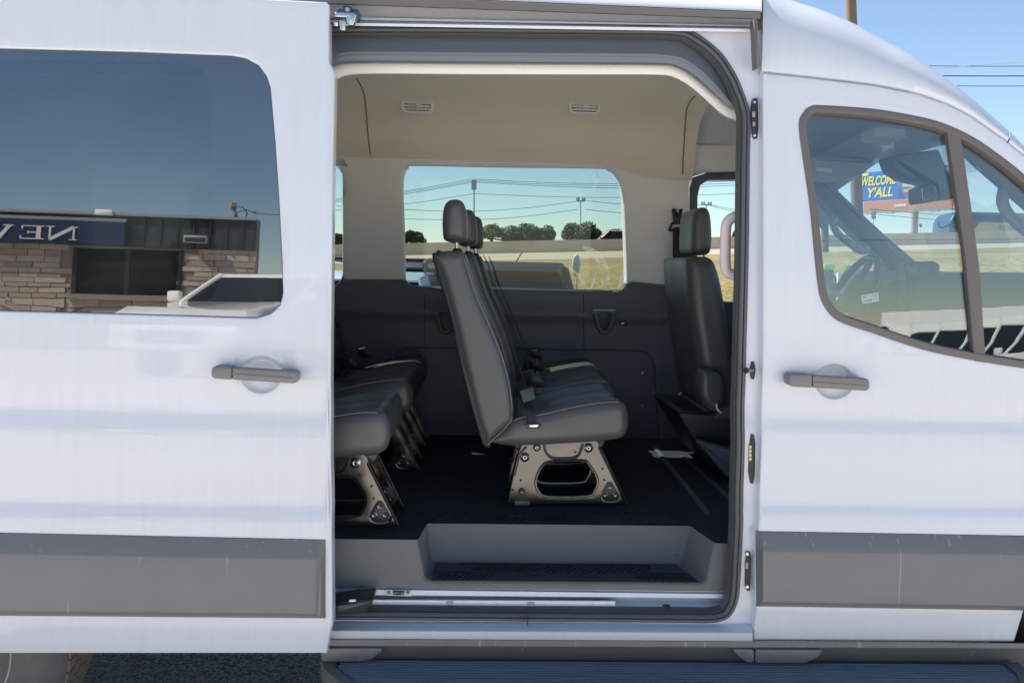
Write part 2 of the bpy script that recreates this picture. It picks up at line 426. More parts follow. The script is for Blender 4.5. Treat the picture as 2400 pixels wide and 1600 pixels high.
def sweep(name, path, prof2, yb, m, parent=None, closed=False, smooth=40):
    """profile [(n, y)] swept along an x-z path; n is across the path, y is depth"""
    P = [Vector(p) for p in path]; k = len(P); q = len(prof2); v = []; f = []
    for i in range(k):
        t = (P[(i + 1) % k] - P[i - 1]) if closed else (P[min(i + 1, k - 1)] - P[max(i - 1, 0)])
        t.normalize(); N = Vector((-t.y, t.x)); y0 = yb(P[i].x, P[i].y)
        for a, b in prof2: v.append((P[i].x + N.x * a, y0 + b, P[i].y + N.y * a))
    for i in range(k if closed else k - 1):
        for j in range(q): f.append([i * q + j, ((i + 1) % k) * q + j, ((i + 1) % k) * q + (j + 1) % q, i * q + (j + 1) % q])
    if not closed: f += [list(range(q)), [(k - 1) * q + j for j in range(q)][::-1]]
    return put(name, v, f, m, parent, smooth)
def lathe(name, prof2, c, axis, m, parent=None, n=16):
    """profile [(radius, along)] turned about axis at c"""
    ax = Vector(axis).normalized(); A = ax.orthogonal().normalized(); B = ax.cross(A); v = []; f = []; k = len(prof2)
    for r, h in prof2:
        for j in range(n):
            a = 2 * math.pi * j / n; v.append(Vector(c) + ax * h + (A * math.cos(a) + B * math.sin(a)) * r)
    for i in range(k - 1):
        for j in range(n): f.append([i * n + j, i * n + (j + 1) % n, (i + 1) * n + (j + 1) % n, (i + 1) * n + j])
    f += [list(range(n))[::-1], [(k - 1) * n + j for j in range(n)]]
    return put(name, v, f, m, parent, 35)
def text(name, s, size, m, parent, origin, xd, ud, shear=0., bold=0., width=None, ext=.003, align='LEFT', space=1.0):
    cu = bpy.data.curves.new(name, 'FONT'); cu.body = s; cu.size = size; cu.shear = shear; cu.offset = bold; cu.extrude = ext
    cu.resolution_u = 3; cu.align_x = align; cu.space_character = space
    o = bpy.data.objects.new(name, cu); COL.objects.link(o)
    bpy.context.view_layer.update()
    me = bpy.data.meshes.new_from_object(o.evaluated_get(bpy.context.evaluated_depsgraph_get()))
    bpy.data.objects.remove(o); X = Vector(xd).normalized(); U = Vector(ud).normalized(); Z = X.cross(U)
    vs = np.array([v.co[:] for v in me.vertices]); sx = 1.0
    if width: sx = width / (vs[:, 0].max() - vs[:, 0].min()); vs[:, 0] -= vs[:, 0].min()
    out = [Vector(origin) + X * (v[0] * sx) + U * v[1] + Z * v[2] for v in vs]
    fs = [list(p.vertices) for p in me.polygons]; bpy.data.meshes.remove(me)
    return put(name, out, fs, m, parent, 0)
def copy_tree(o, parent=None):
    c = o.copy(); COL.objects.link(c)
    if parent is not None:
        c.parent = parent; c.matrix_parent_inverse = o.matrix_parent_inverse.copy()
    INV[c.name] = INV.get(o.name, Matrix.Identity(4))
    for ch in list(o.children): copy_tree(ch, c)
    return c

# ================================================================== the setting
def sheet(name, rows, m):
    return bands(name, rows, m, None, smooth=60)
g = put('asphalt_ground', [(-90, -90, 0), (90, -90, 0), (90, 9.2, 0), (-90, 9.2, 0)], [[0, 1, 2, 3]], ASPH, None, 0)
ap = put('bounce_ground', [(-60, -60, .004), (60, -60, .004), (60, -.02, .004), (-60, -.02, .004)], [[0, 1, 2, 3]], mat('bounce_concrete', (.54, .515, .485), .9, var=.2, vscale=2, bump=.2, bscale=60), None, 0)  # pale ground out of frame, added to bounce sunlight up onto van and cabin
tag(ap, 'pale concrete ground out of frame, added to bounce sunlight onto the van', kind='structure')
tag(g, 'dark coarse asphalt lot under and around the van', kind='structure')
def ly(px, y0, y1): return y0 + (y1 - y0) * (px - 945) / (2400 - 945)
PXS = list(range(-3600, 6001, 200))
def row(Y, y0, y1): return [at(p, ly(p, y0, y1), Y) for p in PXS]
road_near = row(38, 616, 583); road_far = row(57.6, 598, 569)
rowA = [Vector((x, 9.0, -.02)) for x in np.linspace(-60, 60, len(PXS))]
def mixrow(a, b, t, zb): return [Vector((p.x + (q.x - p.x) * t, p.y + (q.y - p.y) * t, zb + (p.z + (q.z - p.z) * t - (p.z + (q.z - p.z) * t)) )) for p, q in zip(a, b)]
grow = [rowA]
for t, h in ((.04, .35), (.10, .62), (.2, .78), (.35, .86), (.55, .92), (.8, .97), (1.0, 1.0)):
    grow.append([Vector((p.x + (q.x - p.x) * t, p.y + (q.y - p.y) * t, q.z * h + random.uniform(-.03, .03) * (t < 1))) for p, q in zip(rowA, road_near)])
tag(sheet('grass_embankment', grow, GRASS), 'dry yellow grass bank beyond the lot', kind='structure')
tag(sheet('frontage_road', [[p + Vector((0, 0, .01)) for p in road_near], road_far], ROADC), 'pale concrete road along the wall', kind='structure')
hw = [[p + Vector((0, .9, .05)) for p in row(57.6, 598, 569)], [p + Vector((0, 45, .4)) for p in row(57.6, 598, 569)], [p + Vector((0, 900, -30)) for p in row(57.6, 598, 569)]]
tag(sheet('highway_deck', hw, ROADC), 'highway deck and land behind the concrete barrier', kind='structure')
wf = row(57.6, 599, 570); wt = [at(p, ly(p, 570, 541), 57.75) for p in PXS]
wall = bands('concrete_barrier', [wf, [a.lerp(b, .3) + Vector((0, .0, 0)) for a, b in zip(wf, wt)], wt, [p + Vector((0, .3, 0)) for p in wt], [p + Vector((0, .5, 0)) for p in wf]], CONC, None, 20, closed=True)
tag(wall, 'long tan concrete barrier wall along the highway', 'barrier')

# ================================================================== the van
van = empty('white_van', (0.0, 0.95, 0.0))
tag(van, 'white passenger van with its side door slid open', 'van')
DOFF = -0.088
# ---- sliding door, slid back and standing proud of the body
door_out = sxz([(766, 1531), (773, 1486), (780, 1460), (778, 1280), (776, 1094), (775, 900), (776, 780), (778, 600), (780, 408), (783, 260), (784, 170), (779, 158), (772, 148), (771, 80), (772, 12), (765, 5)], DOFF)
door_out += sxz([(400, -14), (0, -26), (-330, -34), (-372, 10), (-372, 700), (-360, 1525), (-200, 1530), (0, 1531), (400, 1531)], DOFF)
WINS = [(-270, 118), (0, 113), (306, 121), (540, 130), (575, 136), (606, 153), (624, 178), (633, 204), (644, 327), (653, 459), (661, 612), (663, 689), (656, 715), (634, 735), (600, 745), (306, 736), (0, 728), (-240, 722), (-290, 700), (-300, 640), (-300, 160)]
win_out = rpoly(sxz(WINS, DOFF), .02, 4)
def dent(cx, cy, ax, az, off, depth=.016):
    c = side(cx, cy, off)
    return lambda x, z: depth * max(0., 1 - ((x - c.x) / ax) ** 2 - ((z - c.z) / az) ** 2) ** 1.0
def ell(cx, cy, ax, az, off, n=40):
    c = side(cx, cy, off); return [(c.x + ax * math.cos(t) * (1 if True else 0), c.z + az * math.sin(t)) for t in np.linspace(0, 2 * math.pi, n + 1)[:-1]]
def cup(parent, cx, cy, ax, az, off):
    c = side(cx, cy, off); rows = []
    for k, dp in ((1.03, .004), (1.0, .0045), (.95, .008), (.85, .0115), (.65, .0145), (.35, .016), (.02, .0165)):
        r = [Vector((c.x + ax * k * math.cos(t), 0, c.z + az * k * math.sin(t))) for t in np.linspace(0, 2 * math.pi, 41)]
        for p in r: p.y = float(prof(p.z)) + off + dp
        rows.append(r)
    return bands('handle_cup', rows, PAINT, parent, smooth=80)
cup1 = ell(612, 878, .052, .047, DOFF)
def ydoor(x, z): return float(prof(z)) + DOFF
sdoor = panel('sliding_door', door_out, ydoor, PAINT, van, holes=[win_out, cup1], grid=(.034, .012), thick=.045, rnd=.006)
cup(sdoor, 612, 878, .052, .047, DOFF)
panel('window_glass', offset(win_out if area(win_out) > 0 else win_out[::-1], .0015), lambda x, z: float(prof(z)) + DOFF + .006, GDARK, sdoor, grid=(.05, .03), thick=.005)
# raised lip down the leading edge of the door
sweep('edge_lip', sxz([(771, 1478), (770, 1280), (768, 1094), (767, 900), (768, 780), (771, 408), (775, 190)], DOFF), [(-.0035, .003), (-.002, -.002), (.002, -.002), (.0035, .003)], lambda x, z: float(prof(z)) + DOFF, PAINT, sdoor)

def trim_band(parent, off, pxa, pxb, top, bev, low, enda, endb, n=40):
    """grey rub strip: sloped upper face, flat lower face, ends tapered where asked"""
    rows = [[] for _ in range(8)]
    for i in range(n + 1):
        u = i / n
        if endb: u = 1 - (1 - u) ** 1.5
        px = pxa + (pxb - pxa) * u
        f = 1.0
        if endb: f = min(1., (pxb - px) / 26.)
        if enda: f = min(f, (px - pxa) / enda)
        f = max(0., f); f = f ** .6
        t, b, l = (a + (c - a) * (px - pxa) / (pxb - pxa) for a, c in (top, bev, low))
        for k, (yy, pr) in enumerate(((t, 0), (t + 2, -.003), (b - 2, -.029), (b + 3, -.0305), (l - 11, -.026), (l - 7, -.022), (l, -.004), (l, .004))):
            rows[k].append(side(px, yy, off + pr * f - .0015))
    rows.append([p + Vector((0, .006, 0)) for p in rows[0]])
    return bands('trim_band', rows, TRIM, parent, 18, closed=True)
trim_band(sdoor, DOFF, -372, 763, (1240, 1264), (1290, 1311), (1439, 1448), 0, 1)

def handle(parent, off, xl, xs, xr, yl, yr, dy):
    def yy(px): return yl + (yr - yl) * (px - xl) / (xr - xl)
    Yc = off + .012
    def cap(a, b, h, ra, rb):
        pts = axz([(a, yy(a) - h), (b, yy(b) - h), (b, yy(b) + h), (a, yy(a) + h)], Yc - .045)
        return rpoly(pts, [ra, rb, rb, ra], 6)
    prism('door_handle', cap(xs + .8, xr, dy, .005, .014), Yc - .052, Yc - .030, TRIM, parent, .0035)
    prism('lock_cap', cap(xl, xs - .8, dy * 1.02, .014, .005), Yc - .053, Yc - .008, TRIM, parent, .0035)
    prism('handle_foot', cap(xr - 42, xr - 2, dy * .95, .004, .012), Yc - .036, Yc - .006, TRIM, parent, .003)
    prism('handle_ridge', axz([(xs + 6, yy(xs) + 1), (xr - 12, yy(xr) + 1), (xr - 12, yy(xr) + 2.6), (xs + 6, yy(xs) + 2.6)], Yc - .052), Yc - .0535, Yc - .050, WINFR, parent)
handle(sdoor, DOFF, 497, 545, 699, 871, 884, 14.5)

# ---- body side behind the doors, with the door aperture, rear window and wheel arch
SEALP = [(665, 1451), (785, 1453), (1236, 1457), (1500, 1459), (1620, 1460), (1660, 1460.5), (1690, 1457), (1713, 1445), (1731, 1408), (1738, 1330), (1743, 1150), (1748, 900), (1755, 625), (1758, 402), (1760, 286), (1756, 250), (1742, 210), (1724, 170), (1689, 120), (1635, 78), (1586, 62), (1430, 58), (1100, 55), (814, 54), (700, 54)]
SY = .022
seal_loop = sxz(SEALP, SY)
seal_loop = [tuple(p) for p in cr(seal_loop[:3], 2)[:-1]] + [tuple(p) for p in cr(seal_loop[2:], 6)]
lx = side(650, 800, SY).x
seal_loop += [(lx + .02, seal_loop[-1][1] - .01), (lx, seal_loop[-1][1] - .08), (lx, seal_loop[0][1] + .08), (lx + .02, seal_loop[0][1] + .01)]
seal_loop = rpoly(seal_loop, 0)
def yframe(x, z): return float(prof(z)) + .030
WX, WZ, WR = -1.495, .365, .365
ztop = side(1200, 50, .05).z
fr_top = [(p.x, p.z) for p in (at(q, 51 + (q - 775) * .0115, .06) for q in (1862, 1780, 1300, 775, 200, -400, -1000, -1700))]
arch = [(WX + .44 * math.cos(a), WZ + .44 * math.sin(a)) for a in np.linspace(math.pi - .25, .25, 18)]
outer = fr_top + [(fr_top[-1][0], .47)] + arch + [(seal_loop[0][0] - .1, side(665, 1459, SY).z)] + [(p.x, p.z) for p in (side(q, y, SY) for q, y in ((900, 1459), (1300, 1462), (1700, 1466), (1862, 1466)))]
rw = rpoly(axz([(-420, 130), (480, 140), (520, 715), (-420, 715)], .06), .08)
body = panel('body_side', outer, yframe, PAINT, van, holes=[offset(seal_loop if area(seal_loop) > 0 else seal_loop[::-1], .006), rw], grid=(.06, .03), thick=.03, rnd=.004)
panel('rear_window_glass', rw, lambda x, z: float(prof(z)) + .036, GDARK, van, grid=(.1, .05), thick=.005)
sl = seal_loop if area(seal_loop) > 0 else seal_loop[::-1]
sl = dens(sl, .03)
sweep('door_seal', sl, [(-.001, .034), (-.001, .016), (.004, .010), (.009, .010), (.0115, .016), (.013, .010), (.018, .0085), (.0225, .012), (.024, .02), (.0265, .018), (.030, .026), (.031, .05), (.004, .05)], lambda x, z: float(prof(z)) + .012, SEAL, van, closed=True)
c = side(1236, 1450, .02); box('seal_joint', (c.x, c.y - .0145, c.z + .001), (.0025, .02, .021), BLACKP, van)

# ---- roof edge, drip rail and the rail channel the upper roller runs in
def rl(y0, y1, Y, a=-1500, b=1776, n=24):
    def y(px): return y0 + (y1 - y0) * (px - 775) / 1000.
    return [at(a + (b - a) * i / n, y(a + (b - a) * i / n), Y) for i in range(n + 1)]
bands('roof_edge', [rl(-150, -95, .62, b=1785.5), rl(-110, -62, .34, b=1785.5), rl(-72, -28, .17, b=1785.5), rl(-42, 3, .085, b=1785.5), rl(-20, 22, .055, b=1785.5), rl(-15, 27, .053, b=1785.5), rl(-13, 28.5, .060, b=1785.5), rl(-11, 31, .075, b=1785.5)], PAINT, van, smooth=40)
bands('drip_rail', [rl(-14, 28.5, .062, b=1782), rl(-12, 29.5, .046, b=1782), rl(8, 44, .050, b=1782), rl(10.5, 46.5, .058, b=1782), rl(10.7, 46.7, .12, b=1782)], WINFR, van, smooth=25)
bands('roller_channel', [rl(9, 46, .135), rl(36, 57.5, .137), rl(39, 59, .128), rl(40.5, 60, .090), rl(46.5, 63, .088), rl(47.5, 64, .10), rl(49, 65, .094), rl(54, 69, .064), rl(60, 76, .066)], PAINT, van, smooth=30)
# upper roller carriage on the door
rc = empty('roller_carriage', tuple(at(810, 40, .03)), van)
def PX(o): return lambda a, b, Y: at(a, b, Y)
prism('bracket', rpoly(axz([(792, 23), (842, 25), (840, 40), (833, 46), (790, 41)], .03), .004), .020, .07, FRAMEM, rc, .002)
prism('hanger', rpoly(axz([(785, 32), (832, 33), (836, 38), (829, 62), (818, 61), (813, 53), (813, 44), (786, 42)], .0), .003), -.010, .012, CHROME, rc, .002)
prism('arm', rpoly(axz([(755, 42), (812, 44), (813, 52), (768, 56), (755, 56)], .0), .003), -.008, .022, FRAMEM, rc, .003)
c = at(815, 24, .02); lathe('roller', [(.0, -.012), (.012, -.012), (.013, -.004), (.013, .012), (0, .012)], c, (0, 1, 0), FRAMEM, rc)
c = at(815, 24, .005); lathe('pin', [(0, -.004), (.006, -.004), (.006, .01), (0, .01)], c, (0, 1, 0), CHROME, rc, 10)
c = at(803, 62, -.028); lathe('bolt', [(.0, -.012), (.007, -.012), (.008, -.008), (.008, .004), (.010, .004), (.010, .012), (0, .012)], c, (0, 0, 1), CHROME, rc, 6)
c = at(787, 56, -.005); lathe('nut', [(0, -.006), (.006, -.006), (.006, .004), (0, .004)], c, (.2, -.3, 1), CHROME, rc, 6)

# ---- front cap of the roof above the door, and the cab roof
Spx = [(1786, 166), (1901, 178), (2044, 195), (2147, 215), (2216, 238), (2274, 267), (2331, 307), (2354, 323), (2400, 361), (2460, 408), (2570, 494)]
Tpx = [(1786, -24), (1849, 1), (1929, 27), (1998, 56), (2073, 96), (2136, 130), (2205, 179), (2274, 233), (2331, 282), (2361, 307), (2400, 345), (2470, 408), (2580, 504)]
def resample(P, n):
    P = [Vector(p) for p in P]; L = [0]
    for a, b in zip(P, P[1:]): L.append(L[-1] + (b - a).length)
    out = []
    for i in range(n + 1):
        s = L[-1] * i / n; k = max(j for j in range(len(L)) if L[j] <= s + 1e-9); k = min(k, len(P) - 2)
        out.append(P[k].lerp(P[k + 1], (s - L[k]) / (L[k + 1] - L[k])))
    return out
NS = 60
Sl = [side(p.x, p.y, 0) for p in resample([tuple(q) for q in cr(Spx, 6)], NS)]
Tl = [at(p.x, p.y + 11, .30) for p in resample([tuple(q) for q in cr(Tpx, 6)], NS)]
rows = [[p + Vector((0, .02, -.006)) for p in Sl], [p + Vector((0, .004, .001)) for p in Sl]]
for v in range(1, 13):
    a = v / 12 * math.pi / 2; w = 1 - math.cos(a) ** .8; h = math.sin(a) ** .95
    rows.append([Vector((s.x + (t.x - s.x) * w, s.y + (t.y - s.y) * w, s.z + (t.z - s.z) * h)) for s, t in zip(Sl, Tl)])
rows.append([p + Vector((0, .35, .03)) for p in Tl]); rows.append([p + Vector((0, .9, .03)) for p in Tl]); rows.append([p + Vector((0, 1.3, -.05)) for p in Tl]); rows.append([p + Vector((0, 1.42, -.25)) for p in Tl])
cut = next(i for i, p in enumerate(Tl) if p.x > at(2361, 307, .30).x)
bands('front_roof', [r[:cut + 1] for r in rows], PAINT, van, smooth=60)
bands('windshield_pillar', [[p + Vector((.0035, 0, -.002)) for p in r[cut:]] for r in rows[:15]], PAINT, van, smooth=60)
# roof over the passenger part
rx0, rx1 = at(-1500, 0, .06).x, at(1778, 0, .3).x
sec = [(.34, at(-50, -80, .34).z - .01), (.6, 2.40), (.95, 2.43), (1.3, 2.40), (1.6, 2.34), (1.76, 2.22), (1.84, 2.05), (1.87, 1.6), (1.88, 1.0), (1.86, .5)]
zr = lambda x, z: z
bands('roof', [[Vector((x, y, z)) for x in np.linspace(rx0, rx1, 8)] for y, z in [(.33, 2.345), (.62, 2.41)] + sec[2:6]], PAINT, van, smooth=60)
box('rear_wall', (rx0 + .02, .97, 1.35), (.03, 1.78, 1.75), PAINT, van, bev=.004)

# ---- front door
FOUT = [(1764, 1501), (1772, 1428), (1769, 1407), (1771, 1280), (1777, 1244), (1779, 1183), (1784.6, 1004), (1788, 800), (1788, 400), (1788, 176)]
fd_out = sxz(FOUT, 0) + sxz([(p[0] + (1 if i else 3), p[1] + 4.5) for i, p in enumerate(Spx[:])], 0)[0:] + sxz([(2590, 560), (2600, 1150), (2450, 1330), (2400, 1432), (2378, 1504), (2100, 1503)], 0)
WF = [(1875, 298), (1884, 267), (1901, 252), (1929, 250), (2044, 258), (2136, 273), (2205, 290), (2274, 321), (2343, 367), (2400, 413), (2470, 480), (2510, 560), (2525, 700), (2510, 840), (2470, 868), (2400, 860), (2274, 840), (2159, 815), (2044, 777), (1975, 754), (1947, 734), (1929, 706), (1921, 677), (1912, 602), (1901, 488), (1889, 402)]
wf_loop = [tuple(p) for p in cr(sxz(WF, 0), 4, closed=True)]
cup2 = ell(1956, 894, .053, .047, 0)
belt_px = [(1900, 760), (1975, 800), (2159, 862), (2400, 905)]
def yfd(x, z): return float(prof(z))
fdoor = panel('front_door', fd_out, yfd, PAINT, van, holes=[wf_loop, cup2], grid=(.034, .012), thick=.04, rnd=.006)
cup(fdoor, 1956, 894, .053, .047, 0)
wl = wf_loop if area(wf_loop) > 0 else wf_loop[::-1]
sweep('window_frame', wl, [(-.003, .01), (-.003, -.002), (.002, -.0045), (.017, -.003), (.020, .003), (.0215, .012), (.0215, .03), (-.003, .03)], lambda x, z: float(prof(z)), WINFR, fdoor, closed=True)
gl = offset(wl, .0175)
panel('window_glass', gl, lambda x, z: float(prof(z)) + .011 + .0135 * (z - 1.22), GFRONT, fdoor, grid=(.06, .04), thick=.004)
bar = sxz([(2217, 292), (2250, 306), (2296, 626), (2311, 850), (2284, 846), (2262, 600)], 0)
panel('window_divider', bar, lambda x, z: float(prof(z)) - .001, WINFR, fdoor, grid=(.03, .03), thick=.02, rnd=.003)
handle(fdoor, 0.0, 1847, 1902, 2036, 889.5, 901, 14.5)
trim_band(fdoor, 0.0, 1772, 2420, (1244, 1255), (1291, 1300), (1420, 1430), 8, 0)
# price sticker inside the glass
sp = [side(a, b, .02) for a, b in ((2018, 692), (2058, 685), (2061, 706), (2022, 712))]
STK = mat('sticker_paper', (.72, .68, .74), .6); INK = mat('sticker_ink', (.25, .2, .3), .6)
put('window_sticker', [p for p in sp] + [p + Vector((0, .001, 0)) for p in sp], [[3, 2, 1, 0], [4, 5, 6, 7], [0, 1, 5, 4], [1, 2, 6, 5], [2, 3, 7, 6], [3, 0, 4, 7]], STK, fdoor, 0)
ux = (sp[1] - sp[0]).normalized(); uz = (sp[0] - sp[3]).normalized()
for k, (a, b, w, h) in enumerate(((.08, .72, .2, .1), (.66, .76, .26, .08), (.72, .5, .2, .06), (.08, .2, .5, .16), (.78, .25, .12, .06))):
    c = sp[3] + (sp[2] - sp[3]) * (a + w / 2) + (sp[0] - sp[3]) * (b + h / 2)
    L1 = (sp[2] - sp[3]) * w / 2; L2 = (sp[0] - sp[3]) * h / 2; q = Vector((0, -.0012, 0))
    put('sticker_print', [c - L1 - L2 + q, c + L1 - L2 + q, c + L1 + L2 + q, c - L1 + L2 + q], [[0, 1, 2, 3]], INK, fdoor, 0)

# ---- pillar fittings between the openings
def fit(name, pts, Y, th, m, bev=.0015, r=.004): return prism(name, rpoly(axz(pts, Y), r), Y - th, Y + .006, m, van, bev)
yq = lambda a, b: side(a, b, .030).y
Yp = yq(1768, 280)
ft = fit('guide_block', [(1763, 233), (1774, 231), (1775, 252), (1776, 300), (1773, 326), (1764, 327), (1760, 312), (1759, 254)], Yp, .008, BLACKP)
for cy_ in (240, 318):
    lathe('fitting_bolt', [(0, -.003), (.004, -.003), (.005, 0), (0, 0)], at(1768, cy_, Yp - .008), (0, 1, 0), CHROME, van, 8)
prism('guide_slot', rpoly(axz([(1763, 262), (1770, 262), (1770, 275), (1763, 275)], Yp - .009), .001), Yp - .0095, Yp - .004, GALV, van)
prism('guide_slot', rpoly(axz([(1764, 286), (1770, 286), (1770, 296), (1764, 296)], Yp - .009), .001), Yp - .0095, Yp - .004, GALV, van)
Yp = yq(1763, 868)
fit('striker_plate', [(1761, 846), (1767, 848), (1770, 868), (1766, 889), (1760, 888), (1756, 868)], Yp, .006, BLACKP)
tube('striker_pin', [at(1764, 868, Yp - .006), at(1750, 868, Yp - .04)], .0045, CHROME, van, 10)
lathe('striker_head', [(0, -.004), (.008, -.004), (.008, .004), (0, .004)], at(1749, 868, Yp - .04), (1, .5, 0), BLACKM, van, 12)
Yp = yq(1761, 1075)
fit('contact_plate', [(1760, 1015), (1766, 1018), (1769, 1035), (1768, 1110), (1764, 1133), (1759, 1132), (1754, 1105), (1755, 1045)], Yp, .006, BLACKP)
for k in range(4):
    prism('brass_contact', axz([(1755.5, 1043.5 + k * 9.3), (1761, 1043.5 + k * 9.3), (1761, 1051 + k * 9.3), (1755.5, 1051 + k * 9.3)], Yp - .0065), Yp - .008, Yp - .004, mat('brass%d' % k, (.45, .36, .2), .35, metal=.8) if k == 0 else MATS['brass0'], van)
Yp = yq(1752, 1335)
fit('latch_striker', [(1750, 1290), (1757, 1291), (1759, 1308), (1757, 1365), (1755, 1382), (1748, 1381), (1745, 1362), (1747, 1306)], Yp, .010, BLACKP)
for cy_ in (1297, 1374):
    lathe('fitting_bolt', [(0, -.003), (.004, -.003), (.005, 0), (0, 0)], at(1751, cy_, Yp - .010), (0, 1, 0), CHROME, van, 8)
prism('latch_slot', axz([(1749, 1318), (1754, 1318), (1753, 1332), (1748, 1332)], Yp - .011), Yp - .0115, Yp - .005, GALV, van)
prism('pillar_gasket', rpoly(axz([(1765, 45), (1772, 44), (1780, 159), (1770, 161), (1767, 100)], .03), .002), .022, .06, WINFR, van, .002)

# ---- sill under the opening
def sil(y0, y1, Y, a=560, b=1742, n=16):
    return [at(a + (b - a) * i / n, y0 + (y1 - y0) * (a + (b - a) * i / n - 785) / 950., Y) for i in range(n + 1)]
bands('sill', [sil(1366, 1380, .10), sil(1379, 1391, .098), sil(1380, 1392, .086), sil(1392, 1401, .084), sil(1394, 1403, .088), sil(1396, 1405, .112), sil(1404, 1411, .114), sil(1424, 1428, .058), sil(1446, 1450, .052), sil(1447, 1452, .07)], PAINT, van, smooth=28)
bands('sill_rail', [sil(1402, 1406, .095, 560, 1442), sil(1403.5, 1408, .070, 560, 1442), sil(1405, 1410, .066, 560, 1442), sil(1417, 1421, .066, 560, 1442), sil(1418, 1422, .072, 560, 1442), sil(1419, 1423, .09, 560, 1442)], PAINT, van, smooth=25, closed=True)
for hx, hy, w_, h_ in ((1060, 1427, 6.5, 6), (1567, 1430, 11, 6)):
    q = at(hx, hy, .054); prism('drain_hole', [(q.x + w_ / 847 * math.cos(a), q.z + h_ / 847 * math.sin(a)) for a in np.linspace(0, 2 * math.pi, 17)[:-1]], q.y - .002, q.y + .03, BLACKP, van)
for hx, hy in ((1054, 1411), (1244, 1413)):
    prism('rail_slot', rpoly(axz([(hx - 9, hy - 3.5), (hx + 9, hy - 3.5), (hx + 9, hy + 3.5), (hx - 9, hy + 3.5)], .066), .003), .0645, .07, GALV, van)
for hx in (908, 1163, 1391, 1424):
    lathe('rivet', [(0, -.0015), (.003, -.001), (.004, 0), (0, 0)], at(hx, 1410 + (hx - 908) * .004, .066), (0, 1, 0), CHROME, van, 8)
lk = fit('lock_strike', [(905, 1380), (965, 1382), (965, 1395), (905, 1393)], .084, .006, PAINT, .001)
prism('lock_bar', rpoly(axz([(921, 1383.5), (948, 1384.5), (948, 1393), (921, 1392)], .076), .001), .070, .08, FRAMEM, van, .002)
for bx_ in (911, 956):
    lathe('lock_bolt', [(0, -.004), (.004, -.004), (.006, 0), (0, 0)], at(bx_, 1388.5, .078), (0, 1, 0), FRAMEM, van, 8)
# lower roller arm of the sliding door
prism('lower_arm', rpoly(axz([(700, 1408), (780, 1405), (840, 1397), (876, 1395), (876, 1404), (862, 1424), (800, 1430), (700, 1432)], .0), .004), -.03, .06, BLACKM, van, .006)
prism('arm_shoe', rpoly(axz([(836, 1393), (872, 1392), (877, 1396), (870, 1401), (838, 1401)], .05), .002), .035, .075, BLACKP, van, .002)
prism('arm_label', rpoly(axz([(818, 1405), (834, 1404), (834, 1409), (818, 1410)], -.032), .002), -.0315, -.029, PAINT, van)
# body below the seal: ledge, then upright face
def lo(y0, y1, Y, a=-1400, b=1764, n=20): return [at(a + (b - a) * i / n, y0 + (y1 - y0) * (a + (b - a) * i / n - 785) / 975., Y) for i in range(n + 1)]
xa = at(560, 1460, .03).x
bands('rocker_panel', [lo(1450, 1454, .058, 560), lo(1456, 1459, .046, 560), lo(1460, 1463, .036, 560), lo(1474, 1479, .003, 560), lo(1478, 1483, -.002, 560), lo(1494, 1501, -.001, 560), lo(1497, 1503.5, .004, 560), lo(1499, 1505, .03, 560)], PAINT, van, smooth=45)
# grey plastic side skirt
def sk(y0, y1, Y, a=752, b=2480, n=30): return [at(a + (b - a) * i / n, y0 + (y1 - y0) * (a + (b - a) * i / n - 785) / 1615., Y) for i in range(n + 1)]
bands('side_skirt', [sk(1494, 1505, .03), sk(1496, 1506, .002), sk(1497.5, 1507, -.004), sk(1512, 1518, -.006), sk(1514.5, 1520, .000), sk(1522, 1526, .012), sk(1538, 1542, .022), sk(1556, 1560, .05), sk(1556, 1560, .09)], TRIM, van, smooth=30)
def pad(pts): return prism('skirt_pad', rpoly(axz(pts, -.002), .010), -.012, .03, TRIM, van, .002)
pad([(755, 1515), (905, 1515), (872, 1540), (845, 1546), (755, 1546)])
pad([(1712, 1517), (1765, 1518), (1765, 1549), (1748, 1548), (1730, 1535)])
pad([(1768, 1518), (1930, 1519), (1910, 1538), (1885, 1549), (1768, 1549)])
# running board with lengthwise ribs
rb = empty('running_board', tuple(at(1500, 1590, -.12)), van)
zb = at(1200, 1551, .0).z
xl = atz(752, 1551, zb).x; xr_ = atz(2392, 1560, zb).x
bl = [(xl, .02), (xl + .02, -.045), (xl + .12, -.185), (xl + .14, -.20), (xr_ - .08, -.20), (xr_ - .005, -.06), (xr_, .02)]
v = [(x, y, zb - .006) for x, y in bl] + [(x, y, zb - .05) for x, y in bl]; k = len(bl)
bm = bmesh.new(); vv = [bm.verts.new(p) for p in v]
bm.faces.new(vv[:k]); bm.faces.new(vv[k:][::-1])
for i in range(k): bm.faces.new([vv[i], vv[(i + 1) % k], vv[k + (i + 1) % k], vv[k + i]])
bmesh.ops.bevel(bm, geom=[e for e in bm.edges if abs(e.verts[0].co.z - e.verts[1].co.z) < .001 and e.verts[0].co.z > zb - .01], offset=.008, segments=2, affect='EDGES')
BOARD = mat('running_board_plastic', (.165, .182, .21), .42, bump=.15, bscale=250, var=.35, vscale=30, stretch=(.5, 4, 4))
BEND = mat('running_board_end_cap', (.13, .128, .122), .5, var=.2, vscale=20)
put_bm('deck', bm, BOARD, rb, 30)
for i in range(13):
    y = .005 - i * .0145
    a = xl + .05 + max(0, (-y - .03)) * .75; b = xr_ - .05 - max(0, -y - .05) * .3
    box('rib', ((a + b) / 2, y, zb - .004), (b - a, .0075, .007), BOARD, rb, bev=.002, seg=1)
prism2 = [(xl - .004, .015), (xl + .016, -.048), (xl + .118, -.19), (xl + .15, -.19), (xl + .045, -.04), (xl + .04, .015)]
v = [(x, y, zb + .002) for x, y in prism2] + [(x, y, zb - .052) for x, y in prism2]; k = len(prism2)
